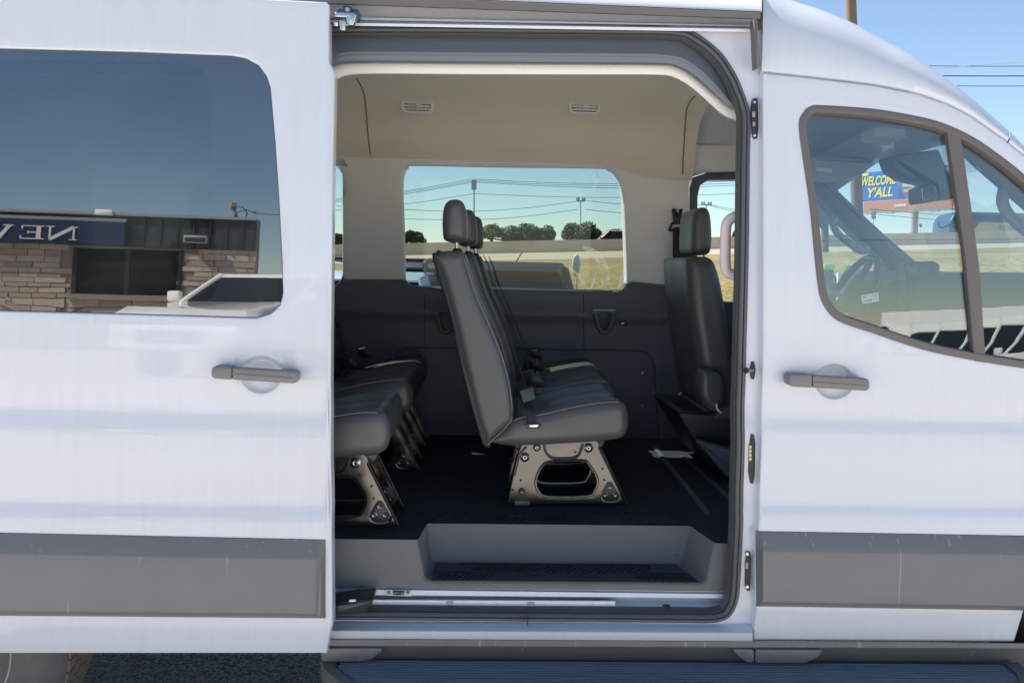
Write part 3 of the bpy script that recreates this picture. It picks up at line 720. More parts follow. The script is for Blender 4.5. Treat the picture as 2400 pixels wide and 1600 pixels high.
put('end_cap', v, [list(range(k)), list(range(2 * k - 1, k - 1, -1))] + [[i, k + i, k + (i + 1) % k, (i + 1) % k] for i in range(k)], BEND, rb, 30)
prism2 = [(xr_ + .004, .015), (xr_ - .003, -.06), (xr_ - .075, -.19), (xr_ - .11, -.19), (xr_ - .04, -.05), (xr_ - .035, .015)]
v = [(x, y, zb + .002) for x, y in prism2] + [(x, y, zb - .052) for x, y in prism2]
put('end_cap', v, [list(range(k)), list(range(2 * k - 1, k - 1, -1))] + [[i, k + i, k + (i + 1) % k, (i + 1) % k] for i in range(k)], BEND, rb, 30)
# front wheel-arch liner and fender beyond the door
box('wheel_arch_liner', (2.02, .34, .62), (.9, .5, .55), BLACKP, van, bev=.05)
panel('front_fender', [(at(2610, 560, 0).x, 1.50), (2.15, 1.46), (2.5, 1.33), (2.75, 1.15), (2.75, .5), (2.5, .5), (2.35, .75), (2.05, .85), (1.75, .75), (at(2460, 1330, 0).x, .72), (at(2610, 1150, 0).x, .86)], lambda x, z: float(prof(z)) + max(0, x - 2.1) ** 2 * .5, PAINT, van, grid=(.06, .04), thick=.02, rnd=.005)

# ---- wheels
RUB = mat('tyre_rubber', (.14, .132, .125), .8, var=.3, vscale=25, bump=.2, bscale=120)
TREAD = mat('dusty_tread', (.20, .17, .14), .9, var=.3, vscale=40, bump=.3, bscale=150)
RIM = mat('painted_steel_rim', (.55, .52, .48), .4, coat=.3)
def wheel(x, y, nm):
    w = empty(nm, (x, y, 0), van)
    c = Vector((x, y, WZ))
    lathe('tyre', [(.21, .012), (.222, -.004), (.27, -.014), (.315, -.010), (.343, .012), (.356, .03), (.360, .045), (.360, .20), (.345, .225), (.22, .225)], c, (0, 1, 0), RUB, w, 64)
    lathe('rim', [(.0, .05), (.06, .03), (.10, .02), (.14, .035), (.175, .06), (.195, .05), (.207, .012), (.214, .006), (.219, .008), (.219, .03), (.2, .1)], c, (0, 1, 0), RIM, w, 48)
    bm = bmesh.new()
    for j in range(60):
        a = 2 * math.pi * j / 60
        for k, (yy, ln, tw) in enumerate(((.040, .026, .12), (.078, .026, -.1), (.118, .026, .1), (.158, .03, -.12))):
            M = Matrix.Rotation(-a - k * .03, 3, 'Y'); ct = c + M @ Vector((.360, 0, 0)) + Vector((0, yy + .012, 0))
            bx(bm, ct, (.006, .034, .0345), M @ Matrix.Rotation(tw, 3, 'X'))
    tag(put_bm('tread_blocks', bm, TREAD, w, 0), kind='stuff')
    for j in range(5):
        a = 2 * math.pi * j / 5 + .35
        q = c + Vector((.125 * math.cos(a), .022, .125 * math.sin(a)))
        lathe('rim_hole', [(0, 0), (.02, 0), (.022, .03), (0, .03)], q, (0, 1, 0), BLACKP, w, 12)
    return w
wheel(WX, .045, 'rear_wheel'); wheel(2.05, .045, 'front_wheel')
w2 = copy_tree([c for c in van.children if c.name.startswith('rear_wheel')][0], van); w2.location.y = 1.60
box('underbody', (0, 1.0, .56), (5.2, 1.5, .10), BLACKP, van, bev=.01)

# ================================================================== inside the van
ZF = at(880, 1268, .10).z
ZT = at(1000, 1367, .06).z
def f3(px, py, z): return atz(px, py, z)
# carpeted floor with the step well cut out of its near edge
A = [Vector((-3.2, .115, ZF)), f3(979, 1268, ZF), f3(1001, 1227.5, ZF), f3(1619, 1233.5, ZF), f3(1675, 1274, ZF), Vector((2.0, .115, ZF)), Vector((2.0, 1.70, ZF)), Vector((-3.2, 1.70, ZF))]
A[1].y = .115; A[4].y = .115
n = len(A); bot = [p - Vector((0, 0, .02)) for p in A]
put('floor', A + bot, [list(range(n)), list(range(2 * n - 1, n - 1, -1))] + [[i, n + i, n + (i + 1) % n, (i + 1) % n] for i in range(n)], CARPET, van, 20)
# moulded step well
T = [f3(995, 1365, ZT), f3(1010, 1317, ZT), f3(1592, 1321, ZT), f3(1660, 1370, ZT)]
bm = bmesh.new()
def V(p): return bm.verts.new(p)
eps = Vector((0, 0, .002))
yl = .092
TL = V((-1.15, .112, ZF + .002)); a1 = V(A[1] + eps + Vector((0, -.003, 0))); b1 = V(A[2] + eps); b2 = V(A[3] + eps); a2 = V(A[4] + eps + Vector((0, -.003, 0))); TR = V((.84, .112, ZF + .002))
t1, t2, t3, t4 = (V(p) for p in T)
zl = at(1200, 1371, yl).z
L0 = V((-1.15, yl, T[0].z)); R0_ = V((.84, yl, T[3].z)); t1.co.y = yl; t4.co.y = yl
L1 = V((-1.15, yl - .004, ZT - .024)); R1 = V((.84, yl - .004, ZT - .024)); m1 = V((t1.co.x, yl - .004, ZT - .024)); m4 = V((t4.co.x, yl - .004, ZT - .024))
TLb = V((-1.15, .16, ZF + .002)); a1b = V(A[1] + eps + Vector((-.03, .045, 0))); b1b = V(A[2] + eps + Vector((-.03, .045, 0))); b2b = V(A[3] + eps + Vector((.03, .045, 0))); a2b = V(A[4] + eps + Vector((.03, .045, 0))); TRb = V((.84, .16, ZF + .002))
for q in ((TL, L0, t1, a1), (a1, t1, t2, b1), (b1, t2, t3, b2), (b2, t3, t4, a2), (a2, t4, R0_, TR), (t1, t4, t3, t2), (L0, L1, m1, t1), (t1, m1, m4, t4), (t4, m4, R1, R0_)): bm.faces.new(q)
bm.edges.ensure_lookup_table()
bmesh.ops.bevel(bm, geom=[e for e in bm.edges if len(e.link_faces) == 2], offset=.010, segments=3, affect='EDGES', profile=.5)
put_bm('step_well', bm, STEPM, van, 50)
# ribbed rubber mat on the step
MATM = mat('rubber_mat', (.045, .05, .058), .55, bump=.1, bscale=500); MATD = mat('mat_ribs', (.022, .024, .028), .6)
ms = empty('step_mat', tuple((T[0] + T[2]) / 2), van)
def tp(u, v): # u along, v 0 front..1 back
    return (T[0].lerp(T[3], u)).lerp(T[1].lerp(T[2], u), v)
q = [tp(.02, .06), tp(.98, .06), tp(.975, .94), tp(.02, .94)]
put('mat_base', [p + Vector((0, 0, .003)) for p in q] + [p for p in q], [[0, 1, 2, 3], [0, 4, 5, 1], [1, 5, 6, 2], [2, 6, 7, 3], [3, 7, 4, 0]], MATM, ms, 20)
def ribstrip(u0, u1, v0, v1, w, parent=ms, f=tp, h=.0065):
    a, b = f(u0, v0), f(u1, v1); d = (b - a); d.z = 0; nn = Vector((-d.y, d.x, 0)).normalized() * w / 2
    qs = [a - nn, b - nn, b + nn, a + nn]
    return put('mat_rib', [p + Vector((0, 0, h)) for p in qs] + [p + Vector((0, 0, .002)) for p in qs], [[0, 1, 2, 3], [0, 4, 5, 1], [1, 5, 6, 2], [2, 6, 7, 3], [3, 7, 4, 0]], MATD, parent, 0)
for i in range(24):
    u = .16 + i * .028
    ribstrip(u, u + .055, .50, .80, .007)
for i in range(9):
    ribstrip(.03 + i * .022, .03 + i * .022 + .035, .10, .34, .006); ribstrip(.76 + i * .022, .76 + i * .022 + .03, .34, .10, .006)
ribstrip(.02, .34, .44, .44, .008); ribstrip(.34, .40, .44, .30, .008); ribstrip(.40, .60, .36, .36, .010); ribstrip(.60, .66, .30, .44, .008); ribstrip(.66, .97, .44, .44, .008); ribstrip(.12, .86, .86, .86, .007)
for u in (.06, .88): lathe('mat_stud', [(0, 0), (.012, 0), (.012, .006), (0, .007)], tp(u, .45), (0, 0, 1), MATD, ms, 12)
# scuff mat on the floor edge behind the step
fm_ = empty('floor_edge_mat', tuple((A[2] + A[3]) / 2), van)
def fp(u, v): return (A[2].lerp(A[3], u)) + Vector((0, .02 + .07 * v, .002))
q = [fp(.02, 0), fp(.97, 0), fp(.93, 1), fp(.06, 1)]
put('mat_base', [p + Vector((0, 0, .002)) for p in q] + [p for p in q], [[0, 1, 2, 3], [0, 4, 5, 1], [1, 5, 6, 2], [2, 6, 7, 3], [3, 7, 4, 0]], BLACKP, fm_, 20)
for i in range(26): ribstrip(.06 + i * .033, .06 + i * .033 + .05 * (1 if i < 13 else -1) + (0 if i < 13 else .05), .2, .85, .007, fm_, fp, .004)
# floor tracks
for k, (a, b) in enumerate((((1535, 1050), (1660, 1206)), ((1600, 1070), (1735, 1190)))):
    p, q = f3(*a, ZF), f3(*b, ZF); tube('floor_track', [p + Vector((0, 0, .002)), q + Vector((0, 0, .002))], (.012, .004), DARKP, van, 6, flat=(q - p).cross(Vector((0, 0, 1))).normalized())

# ---- charcoal trim over the opening, cream lip, headliner
Opx = [(560, 66), (700, 66.5), (818, 68), (894, 69), (1140, 71), (1385, 73), (1541, 75), (1590, 79), (1640, 99), (1695, 150), (1726, 208), (1737, 255)]
Ipx = [(560, 240), (730, 180), (785, 157), (840, 149), (1100, 151), (1385, 152.5), (1541, 154), (1585, 159), (1625, 182), (1670, 221), (1705, 250), (1730, 262)]
Lpx = [(560, 268), (740, 208), (790, 188), (845, 175.5), (1100, 176), (1385, 176.5), (1530, 177), (1575, 181), (1618, 205), (1660, 241), (1695, 272), (1734, 287)]
def rs(P): return resample([tuple(q) for q in cr(P, 5)], 70)
Or, Ir, Lr = rs(Opx), rs(Ipx), rs(Lpx)
rows = []
for f, Y in ((-.06, .15), (0, .142), (.06, .144), (.12, .142), (.4, .128), (.66, .113), (.84, .116), (.76, .112), (.80, .113), (.92, .116), (.97, .124), (1.0, .145), (1.02, .18)):
    rows.append([at(o.x + (i.x - o.x) * f, o.y + (i.y - o.y) * f, Y) for o, i in zip(Or, Ir)])
bands('upper_door_trim', rows, CHAR, van, smooth=35)
rows = [[at(i.x, i.y - 4, .165) for i in Ir], [at(i.x, i.y, .158) for i in Ir]]
rows += [[at(i.x + (l.x - i.x) * f, i.y + (l.y - i.y) * f, Y) for i, l in zip(Ir, Lr)] for f, Y in ((.5, .158), (.9, .163), (1.0, .172))]
rows += [[at(l.x, l.y, .172) + Vector((0, .05, .035)) for l in Lr], [at(l.x, l.y, .172) + Vector((0, .10, .10)) for l in Lr]]
bands('headliner_lip', rows, BEIGE, van, smooth=50)
# ceiling and the cove down to the far windows
CS = [(.20, 2.19), (.45, 2.225), (.8, 2.245), (1.1, 2.24), (1.28, 2.225), (1.42, 2.195), (1.52, 2.145), (1.57, 2.08), (1.59, 2.04), (1.605, 2.018), (1.62, 1.995), (1.635, 1.972)]
CSf = cr(CS, 4)
cX0, cX1 = -3.2, .98
xs_ = list(np.linspace(cX0, cX1, 60)); xd0 = at(1370, 378, 1.65).x; xd1 = at(1590, 412, 1.65).x
def drop(x):
    t = min(1, max(0, (x - xd0) / (xd1 - xd0))); return .065 * t * t * (3 - 2 * t)
def cz(x, z): return z - drop(x) * min(1, max(0, (2.16 - z) / .15))
hl = bands('headliner', [[Vector((x, p[0], cz(x, p[1]))) for x in xs_] for p in CSf], HEADL, van, smooth=50)
_cy = np.array([p[0] for p in CSf]); _cz = np.array([p[1] for p in CSf])
def cove(px, py, lift=.004):
    lo_, hi_ = .25, 1.69
    for _ in range(40):
        Y = (lo_ + hi_) / 2; p = at(px, py, Y)
        if p.z > cz(p.x, float(np.interp(Y, _cy, _cz))): hi_ = Y
        else: lo_ = Y
    p = at(px, py, lo_); return p + (CAM - p).normalized() * lift
GROOVE = mat('headliner_groove', (.26, .22, .17), .9)
for pts in ([(836, 183), (843, 196), (852, 216), (857, 245), (862, 310), (869, 371)], [(1629, 225), (1618, 238), (1609, 258), (1606, 300), (1602, 360), (1600, 409)]):
    P = [cove(*p, lift=.0005) for p in cr(pts, 6)]; tube('headliner_seam', P, .0035, GROOVE, hl, 6)
for px_, py_ in ((828, 196), (1607, 229)): lathe('trim_clip', [(0, -.001), (.012, -.001), (.013, .001), (0, .001)], cove(px_, py_, .002), (0, -.3, -1), BEIGE, hl, 12)
for vx, vy in ((979, 251), (1369, 253)):
    def cy(x, z): return float(np.interp(-z, -_cz[::-1][::-1], _cy)) if False else float(np.interp(z, _cz[::-1][:-12], _cy[::-1][:-12]))
    c0 = cove(vx, vy, 0.0); ve = empty('air_vent', tuple(c0), van)
    def vy_(dx, dz): return cove(vx + dx, vy + dz, .006).y
    W, H = 37, 15.5
    ys = at(vx, vy, c0.y); sc_ = (c0.y - CAM.y) / FPX
    zq = lambda z: c0.y - .030 + (c0.z - z) * .80
    def rr(w, h, r): return rpoly([(c0.x - w * sc_, c0.z - h * sc_), (c0.x + w * sc_, c0.z - h * sc_), (c0.x + w * sc_, c0.z + h * sc_), (c0.x - w * sc_, c0.z + h * sc_)], r * sc_)
    panel('vent_frame', rr(W, H, 13), lambda x, z: zq(z), BEIGE, ve, holes=[rr(W - 6, H - 5, 9)], grid=(.05, .05), thick=.016, rnd=.003)
    panel('vent_back', rr(W - 4, H - 3, 9), lambda x, z: zq(z) + .012, GROOVE, ve, grid=(.05, .05), thick=.003)
    for k in (-6, 0, 6):
        panel('vent_slat', rr(W - 6.5, 1.7, .5) if False else [(c0.x + a * (W - 7) * sc_, c0.z + (k + b * 1.9) * sc_) for a, b in ((-1, -1), (1, -1), (1, 1), (-1, 1))], lambda x, z: zq(z) + .003 + (z - c0.z) * .0, BEIGE, ve, grid=(.2, .2), thick=.004)
    panel('vent_tab', [(c0.x + (2 + a * 5) * sc_, c0.z + b * 3.2 * sc_) for a, b in ((-1, -1), (1, -1), (1, 1), (-1, 1))], lambda x, z: zq(z) - .002, BEIGE, ve, grid=(.2, .2), thick=.006)
    for k in (-20, -10, 0, 10, 20):
        panel('vent_fin', [(c0.x + (k + a * .8) * sc_, c0.z + b * 9 * sc_) for a, b in ((-1, -1), (1, -1), (1, 1), (-1, 1))], lambda x, z: zq(z) + .007, BEIGE, ve, grid=(.2, .2), thick=.003)

# ---- far wall: pale pillars above, dark panels below
FW_ = 1.66
winR = [(950, 657), (948, 640), (946, 538), (943, 460), (943, 425), (947, 402), (956, 390), (968, 385.5), (1180, 389), (1405, 392), (1428, 396), (1446, 408), (1457, 430), (1462, 470), (1466, 560), (1468.5, 640), (1468, 663)]
winRb = [(950, 657), (956, 664), (965, 669), (980, 671.5), (1180, 676), (1438, 682), (1452, 680), (1462, 674), (1468, 663)]
winL = [(210, 652), (204, 560), (205, 420), (215, 395), (240, 384), (770, 386), (790, 392), (799, 405), (802, 425), (802, 645)]
winLb = [(210, 652), (220, 664), (760, 670), (786, 666), (797, 658), (802, 645)]
winR, winRb, winL, winLb = ([tuple(p) for p in cr(w_, 4)] for w_ in (winR, winRb, winL, winLb))
beige = [(-1900, 640)] + [(p[0], p[1]) for p in winL[:-1]] + [(802, 645), (806, 656)] + winR + [(1478, 661), (1590, 672), (1617, 674), (1617, 500), (1614, 440), (1622, 414), (1660, 402), (1740, 400), (1740, 340), (-1900, 300)]
def ybe(x, z):
    # pillars swell a little between the windows
    return FW_ + .003 * math.cos(x * 9.0)
panel('pillar_trim', axz(beige, FW_), ybe, BEIGE, van, grid=(.05, .05), thick=.075, rnd=.010)
dark = [(-1900, 640)] + winLb + [(806, 656)] + winRb + [(1478, 661), (1590, 672), (1617, 674), (1640, 690), (1640, 1090), (-1900, 1000)]
inset = rpoly(axz([(920, 1040), (922, 870), (932, 815), (1520, 823), (1535, 860), (1545, 1048)], FW_ - .012), [.0, .05, .06, .07, .05, 0])
dk = panel('lower_wall_panel', axz(dark, FW_ - .012), lambda x, z: FW_ - .012 - .018 * math.exp(-((z - at(1200, 735, FW_).z) / .03) ** 2) * (1 if z > at(1200, 735, FW_).z else math.exp(-((z - at(1200, 735, FW_).z) / .05) ** 2)), DARKP, van, holes=[inset], grid=(.05, .02), thick=.06, rnd=.006)
panel('inset_wall_panel', offset(inset if area(inset) > 0 else inset[::-1], -.004), lambda x, z: FW_ + .002, DARKP, van, grid=(.1, .1), thick=.01)
for sx in ((995, 690, 995, 812), (1368, 690, 1369, 815)):
    p, q = at(sx[0], sx[1], FW_ - .032), at(sx[2], sx[3], FW_ - .014); tube('panel_seam', [p, q], .0018, BLACKP, dk, 6)
for sx in (1417, 1045):
    cu = empty('cup_holder', tuple(at(sx, 750, FW_ - .03)), van)
    prism('rim', rpoly(axz([(sx - 30, 725), (sx + 30, 725), (sx + 26, 738), (sx + 16, 770), (sx + 8, 782), (sx - 8, 782), (sx - 17, 770), (sx - 27, 738)], FW_ - .04), .012), FW_ - .062, FW_ - .01, DARKP, cu, .006)
    prism('cup', rpoly(axz([(sx - 18, 731), (sx + 18, 731), (sx + 10, 765), (sx + 5, 774), (sx - 5, 774), (sx - 10, 765)], FW_ - .062), .008), FW_ - .066, FW_ - .05, BLACKP, cu, .003)
fit2 = rpoly(axz([(1452, 753), (1468, 753), (1468, 762), (1452, 762)], FW_ - .03), .004)
us = prism('usb_socket', fit2, FW_ - .034, FW_ - .012, BLACKP, van, .002); prism('port', rpoly(axz([(1456, 756), (1464, 756), (1464, 759), (1456, 759)], FW_ - .034), .002), FW_ - .0355, FW_ - .03, CHROME, us)
for sx, sy in ((1506, 873), (1505, 951)): lathe('wall_screw', [(0, -.002), (.006, -.002), (.007, .002), (0, .002)], at(sx, sy, FW_ - .001), (0, 1, 0), CHROME, van, 10)
panel('far_window_glass', offset(rpoly(axz(winR[1:-1] + winRb[1:-1][::-1], FW_ + .06), 0)[::-1], -.02), lambda x, z: FW_ + .062, GLITE, van, grid=(.15, .15), thick=.004)
panel('far_window_glass', offset(rpoly(axz(winL[1:-1] + winLb[1:-1][::-1], FW_ + .06), 0)[::-1], -.02), lambda x, z: FW_ + .062, GLITE, van, grid=(.15, .15), thick=.004)
# black gasket round the near side of the far glass
lp = axz(winR[1:-1] + winRb[1:-1][::-1], FW_ + .055); lp = lp if area(lp) > 0 else lp[::-1]
sweep('far_window_gasket', dens(lp, .03), [(-.012, -.004), (.0035, -.004), (.005, .004), (-.012, .006)], lambda x, z: FW_ + .05, BLACKP, van, closed=True)

# ---- streaky protective film left on the middle window
def film_material():
    m = bpy.data.materials.new('clear_film'); m.use_nodes = True; t = m.node_tree; t.nodes.clear(); MATS['clear_film'] = m
    o = t.nodes.new('ShaderNodeOutputMaterial'); mx = t.nodes.new('ShaderNodeMixShader'); tr = t.nodes.new('ShaderNodeBsdfTransparent'); df = t.nodes.new('ShaderNodeBsdfTranslucent')
    df.inputs[0].default_value = (.9, .86, .78, 1); tc = t.nodes.new('ShaderNodeTexCoord'); nz = t.nodes.new('ShaderNodeTexNoise'); nz.inputs['Scale'].default_value = 18
    mr = t.nodes.new('ShaderNodeMapRange'); mr.inputs[1].default_value = .35; mr.inputs[2].default_value = .7; mr.inputs[3].default_value = .05; mr.inputs[4].default_value = .42
    t.links.new(tc.outputs['Object'], nz.inputs['Vector']); t.links.new(nz.outputs[0], mr.inputs[0]); t.links.new(mr.outputs[0], mx.inputs[0])
    t.links.new(tr.outputs[0], mx.inputs[1]); t.links.new(df.outputs[0], mx.inputs[2]); t.links.new(mx.outputs[0], o.inputs[0]); return m
FILM = film_material()
for w_, pts in ((.045, [(1366, 580), (1398, 596), (1416, 628), (1419, 655), (1412, 678)]), (.016, [(1326, 624), (1350, 640), (1366, 660), (1370, 676)]), (.018, [(1400, 402), (1398, 426), (1380, 460)]), (.010, [(1432, 412), (1428, 440)]), (.012, [(1462, 632), (1454, 660), (1448, 680)]), (.012, [(1396, 640), (1392, 660), (1382, 678)])):
    P = cr([at(a, b, FW_ + .056) for a, b in pts], 5); k = len(P); vs = []
    for i, p in enumerate(P):
        p = Vector(p); t_ = (Vector(P[min(i + 1, k - 1)]) - Vector(P[max(i - 1, 0)])).normalized(); n_ = Vector((-t_.z, 0, t_.x)); hw_ = w_ / 2 * (.35 + .65 * math.sin(math.pi * (i + .5) / k))
        vs += [p - n_ * hw_, p + n_ * hw_]
    put('film_streak', vs, [[2 * i, 2 * i + 1, 2 * i + 3, 2 * i + 2] for i in range(k - 1)], FILM, van, 0)

# ---- seats
def loopxz(pts, Y): return [tuple(p) for p in cr(axz(pts, Y), 4, closed=True)]
def pillow(name, loop, y0, y1, m, parent, r=.03, crown=None):
    """padded shape: outline in x-z, rounded over at both ends, optional crown(y) swelling between"""
    if area(loop) < 0: loop = loop[::-1]
    P, F, loops = tri(loop, (), (.03, .03), r, (.02, .08, .18, .32, .5, .75, 1.0))
    d = np.minimum(edist(P, loops), r); h = r - np.sqrt(np.maximum(0, r ** 2 - (r - d) ** 2)); n = len(P)
    bulge = .006 * np.clip(edist(P, loops) / .08, 0, 1)
    v = [(P[i, 0], y0 + h[i] - bulge[i], P[i, 1]) for i in range(n)] + [(P[i, 0], y1 - h[i] + bulge[i], P[i, 1]) for i in range(n)]
    f = list(F) + [[a + n for a in q[::-1]] for q in F]
    R_ = rim(F); nxt = dict(R_); st = R_[0][0]; order = [st]
    while nxt[order[-1]] != st: order.append(nxt[order[-1]])
    bl = [tuple(P[i]) for i in order]; k = len(order); prev = order
    ys = [y0 + r + (y1 - y0 - 2 * r) * i / 14 for i in range(1, 14)]
    for y in ys + [None]:
        if y is None: cur = [i + n for i in order]
        else:
            l = offset(bl, -(crown(y) if crown else 0)); b0 = len(v); v += [(p[0], y, p[1]) for p in l]; cur = list(range(b0, b0 + k))
        for j in range(k): f.append([prev[(j + 1) % k], prev[j], cur[j], cur[(j + 1) % k]])
        prev = cur
    return put(name, v, f, m, parent, 70)
Y0 = .34
BACK = [(1017, 602), (1024, 593), (1045, 588), (1078, 589), (1089, 597), (1098, 625), (1119, 690), (1150, 760), (1177, 826), (1194, 885), (1203, 940), (1203, 985), (1180, 1010), (1142, 1043), (1135, 1030), (1117, 979), (1090, 868), (1064, 756), (1037, 658), (1022, 618)]
CUSH = [(1202, 985), (1229, 975), (1273, 969), (1340, 953), (1407, 942), (1450, 940), (1470, 954), (1477, 984), (1473, 1014), (1458, 1030), (1430, 1035), (1340, 1042), (1206, 1048), (1160, 1042), (1145, 1038), (1175, 1010)]
HEAD = [(1038, 555), (1036, 515), (1040, 484), (1050, 470), (1064, 466), (1080, 469), (1090, 484), (1094, 515), (1094, 548), (1089, 562), (1066, 567), (1045, 562)]
FRM = [(1186, 1182), (1192, 1150), (1213, 1066), (1228, 1030), (1400, 1030), (1408, 1053), (1467, 1171), (1467, 1182)]
HOLE = [(1272, 1093), (1290, 1083), (1365, 1080), (1378, 1088), (1392, 1108), (1399, 1128), (1392, 1148), (1375, 1160), (1285, 1161), (1264, 1150), (1257, 1130), (1263, 1108)]
def make_seat():
    root = empty('passenger_seat', tuple(at(1300, 1182, .56)), van); root.location.z = ZF
    INV[root.name] = Matrix.Translation(root.location).inverted()
    y0, y1 = Y0, Y0 + .44
    bolster = lambda w: (lambda y: -w * math.sin((y - y0) / (y1 - y0) * math.pi) ** 2 + w * .7 * math.exp(-((y - (y0 + y1) / 2) / .05) ** 2))
    bk = loopxz(BACK, y0); cu = loopxz(CUSH, y0)
    pillow('backrest', bk, y0, y1, LEATH, root, .030, bolster(.010))
    pillow('cushion', cu, y0, y1, LEATH, root, .034, bolster(.010))
    pillow('headrest', loopxz(HEAD, y0 + .09), y0 + .085, y1 - .085, LEATH, root, .034)
    # stitched seams a little in from the near and far edges
    def seam(pts, Y, inset=0):
        tube('seam', cr([at(a, b, Y) for a, b in pts], 5), .0012, STITCH, root, 5)
    sb = [(1085, 600), (1094, 625), (1115, 690), (1146, 760), (1173, 826), (1190, 885), (1199, 940), (1199, 984)]
    seam(sb, y0 + .012)
    seam([(1204, 985), (1229, 976.5), (1273, 970.5), (1340, 954.5), (1407, 943.5), (1450, 942)], y0 + .012)
    seam([(1200, 984), (1178, 1009), (1143, 1041)], y0 + .003)
    # rear shell and seat pan
    prism('rear_shell', offset(loopxz([(1012, 600), (1020, 592), (1030, 590), (1050, 660), (1075, 756), (1102, 868), (1128, 979), (1150, 1043), (1140, 1050), (1130, 1040), (1106, 960), (1082, 868), (1056, 756), (1028, 658)], y0), 0), y0 + .012, y1 - .012, BLACKP, root, .006)
    prism('seat_pan', rpoly(axz([(1190, 1036), (1425, 1028), (1410, 1052), (1215, 1056)], y0 + .17), .01), y0 + .17, y1 - .05, BLACKM, root, .006)
    for yy in (y0 + .16, y1 - .16):
        tube('headrest_post', [at(1068, 560, y0 + .1) * 1 + Vector((0, yy - y0 - .1, 0)), at(1071, 596, y0 + .1) + Vector((0, yy - y0 - .1, 0))], .006, CHROME, root, 8)
        c = at(1070, 588, y0 + .1) + Vector((0, yy - y0 - .1, 0)); lathe('post_collar', [(0, -.006), (.016, -.006), (.016, .004), (.010, .010), (0, .010)], c, (0, 0, 1), BLACKP, root, 12)
    # pressed steel leg frames
    for k, yp in enumerate((.48, .66)):
        dy = yp - .48
        fl = rpoly(axz(FRM, .48), [.004, .01, .02, .03, .03, .02, .01, .004]); hl_ = [tuple(p) for p in cr(axz(HOLE, .48), 3, closed=True)]
        fl = [(x, z) for x, z in fl]
        lf = panel('leg_frame', fl, lambda x, z: yp, FRAMEM, root, holes=[hl_], grid=(.04, .04), thick=.005, rnd=.002)
        h2 = hl_ if area(hl_) > 0 else hl_[::-1]
        sweep('hole_flange', dens(h2, .02), [(-.007, -.001), (-.004, -.005), (.000, -.004), (.002, .004), (.001, .012), (-.004, .004)], lambda x, z: yp, FRAMEM, root, closed=True)
        for e0, e1 in (((1405, 1048), (1467, 1176)), ((1213, 1066), (1188, 1172))):
            p, q = at(*e0, .48) + Vector((0, dy, 0)), at(*e1, .48) + Vector((0, dy, 0)); d = (q - p).normalized(); nx = d.cross(Vector((0, 1, 0)))
            tube('edge_flange', [p, p.lerp(q, .5), q], (.004, .022), FRAMEM, root, 6, flat=nx)
            tube('edge_bead', [p + Vector((0, -.012, 0)), q + Vector((0, -.012, 0))], .004, FRAMEM, root, 6)
        ug = [(1275, 1040), (1279, 1058), (1293, 1072), (1320, 1075), (1350, 1071), (1360, 1058), (1366, 1040)]
        tube('pressed_rib', cr([at(a, b, .477) + Vector((0, dy, 0)) for a, b in ug], 4), .0045, BLACKM, root, 6)
        tube('pressed_rib', cr([at(a, b, .477) + Vector((0, dy, 0)) for a, b in ((1234, 1047), (1218, 1064), (1211, 1090), (1205, 1114))], 4), .004, BLACKM, root, 6)
        pk = rpoly(axz([(1407, 1167), (1412, 1150), (1424, 1129), (1434, 1129), (1446, 1150), (1454, 1165), (1447, 1174), (1415, 1174)], .478), .01)
        prism('foot_plate', pk, yp - .005, yp + .003, BLACKM, root, .0025)
        tube('foot_lip', cr([at(a, b, .474) + Vector((0, dy, 0)) for a, b in ((1408, 1163), (1414, 1173), (1432, 1176), (1450, 1172), (1454, 1163))], 4), .004, FRAMEM, root, 6)
        for a, b, r_ in ((1429, 1140, .0085), (1418, 1158, .0085), (1441, 1158, .0085), (1223, 1150, .008), (1230, 1071, .012), (1379, 1049, .012), (1258, 1048, .010)):
            c = at(a, b, .478) + Vector((0, dy, 0))
            lathe('bolt', [(0, -.007), (r_ * .55, -.008), (r_ * .7, -.006), (r_, -.004), (r_ * 1.35, -.001), (r_ * 1.4, .002), (0, .002)], c, (0, 1, 0), CHROME, root, 12)
            lathe('bolt_socket', [(0, -.0005), (r_ * .35, -.0005), (r_ * .35, .001), (0, .001)], c + Vector((0, -.0083, 0)), (0, 1, 0), BLACKP, root, 8)
        prism('foot_clip', rpoly(axz([(1206, 1173), (1242, 1173), (1242, 1183), (1206, 1183)], .474), .002), yp - .012, yp + .002, CHAR, root, .002)
        for a, b in ((1412, 1098), (1416, 1124), (1348, 1059), (1220, 1125), (1201, 1147)):
            lathe('punched_hole', [(0, -.0006), (.004, -.0006), (.004, .001), (0, .001)], at(a, b, .4795) + Vector((0, dy - .002, 0)), (0, 1, 0), BLACKP, root, 8)
    # lap and shoulder belt across the front of the backrest
    yb = y0 + .055
    sh = [(1098, 600), (1108, 622), (1130, 690), (1160, 760), (1187, 826), (1204, 875), (1216, 905), (1226, 930)]
    ribbon('shoulder_belt', cr([at(a + 7, b, y0) + Vector((.016, .30 - .26 * k / 7, 0)) for k, (a, b) in enumerate(sh)], 4), .046, .003, BELT, root)
    pl = [at(a, b, y0 - .002) for a, b in ((1228, 930), (1238, 950), (1245, 968), (1249, 990))]
    ribbon('anchor_belt', cr([at(1226, 928, yb), at(1236, 945, yb - .03), at(1243, 964, y0 - .006), at(1248, 990, y0 - .008)], 4), .030, .004, BELT, root, Vector((1, .6, 0)))
    prism('buckle', rpoly(axz([(1217, 914), (1250, 906), (1254, 934), (1226, 944)], y0 + .015), .004), y0 + .005, y0 + .03, BLACKP, root, .002)
    prism('belt_anchor', rpoly(axz([(1231, 992), (1262, 990), (1271, 998), (1264, 1003), (1238, 1003), (1230, 998)], y0 - .004), .003), y0 - .010, y0 + .004, BLACKM, root, .002)
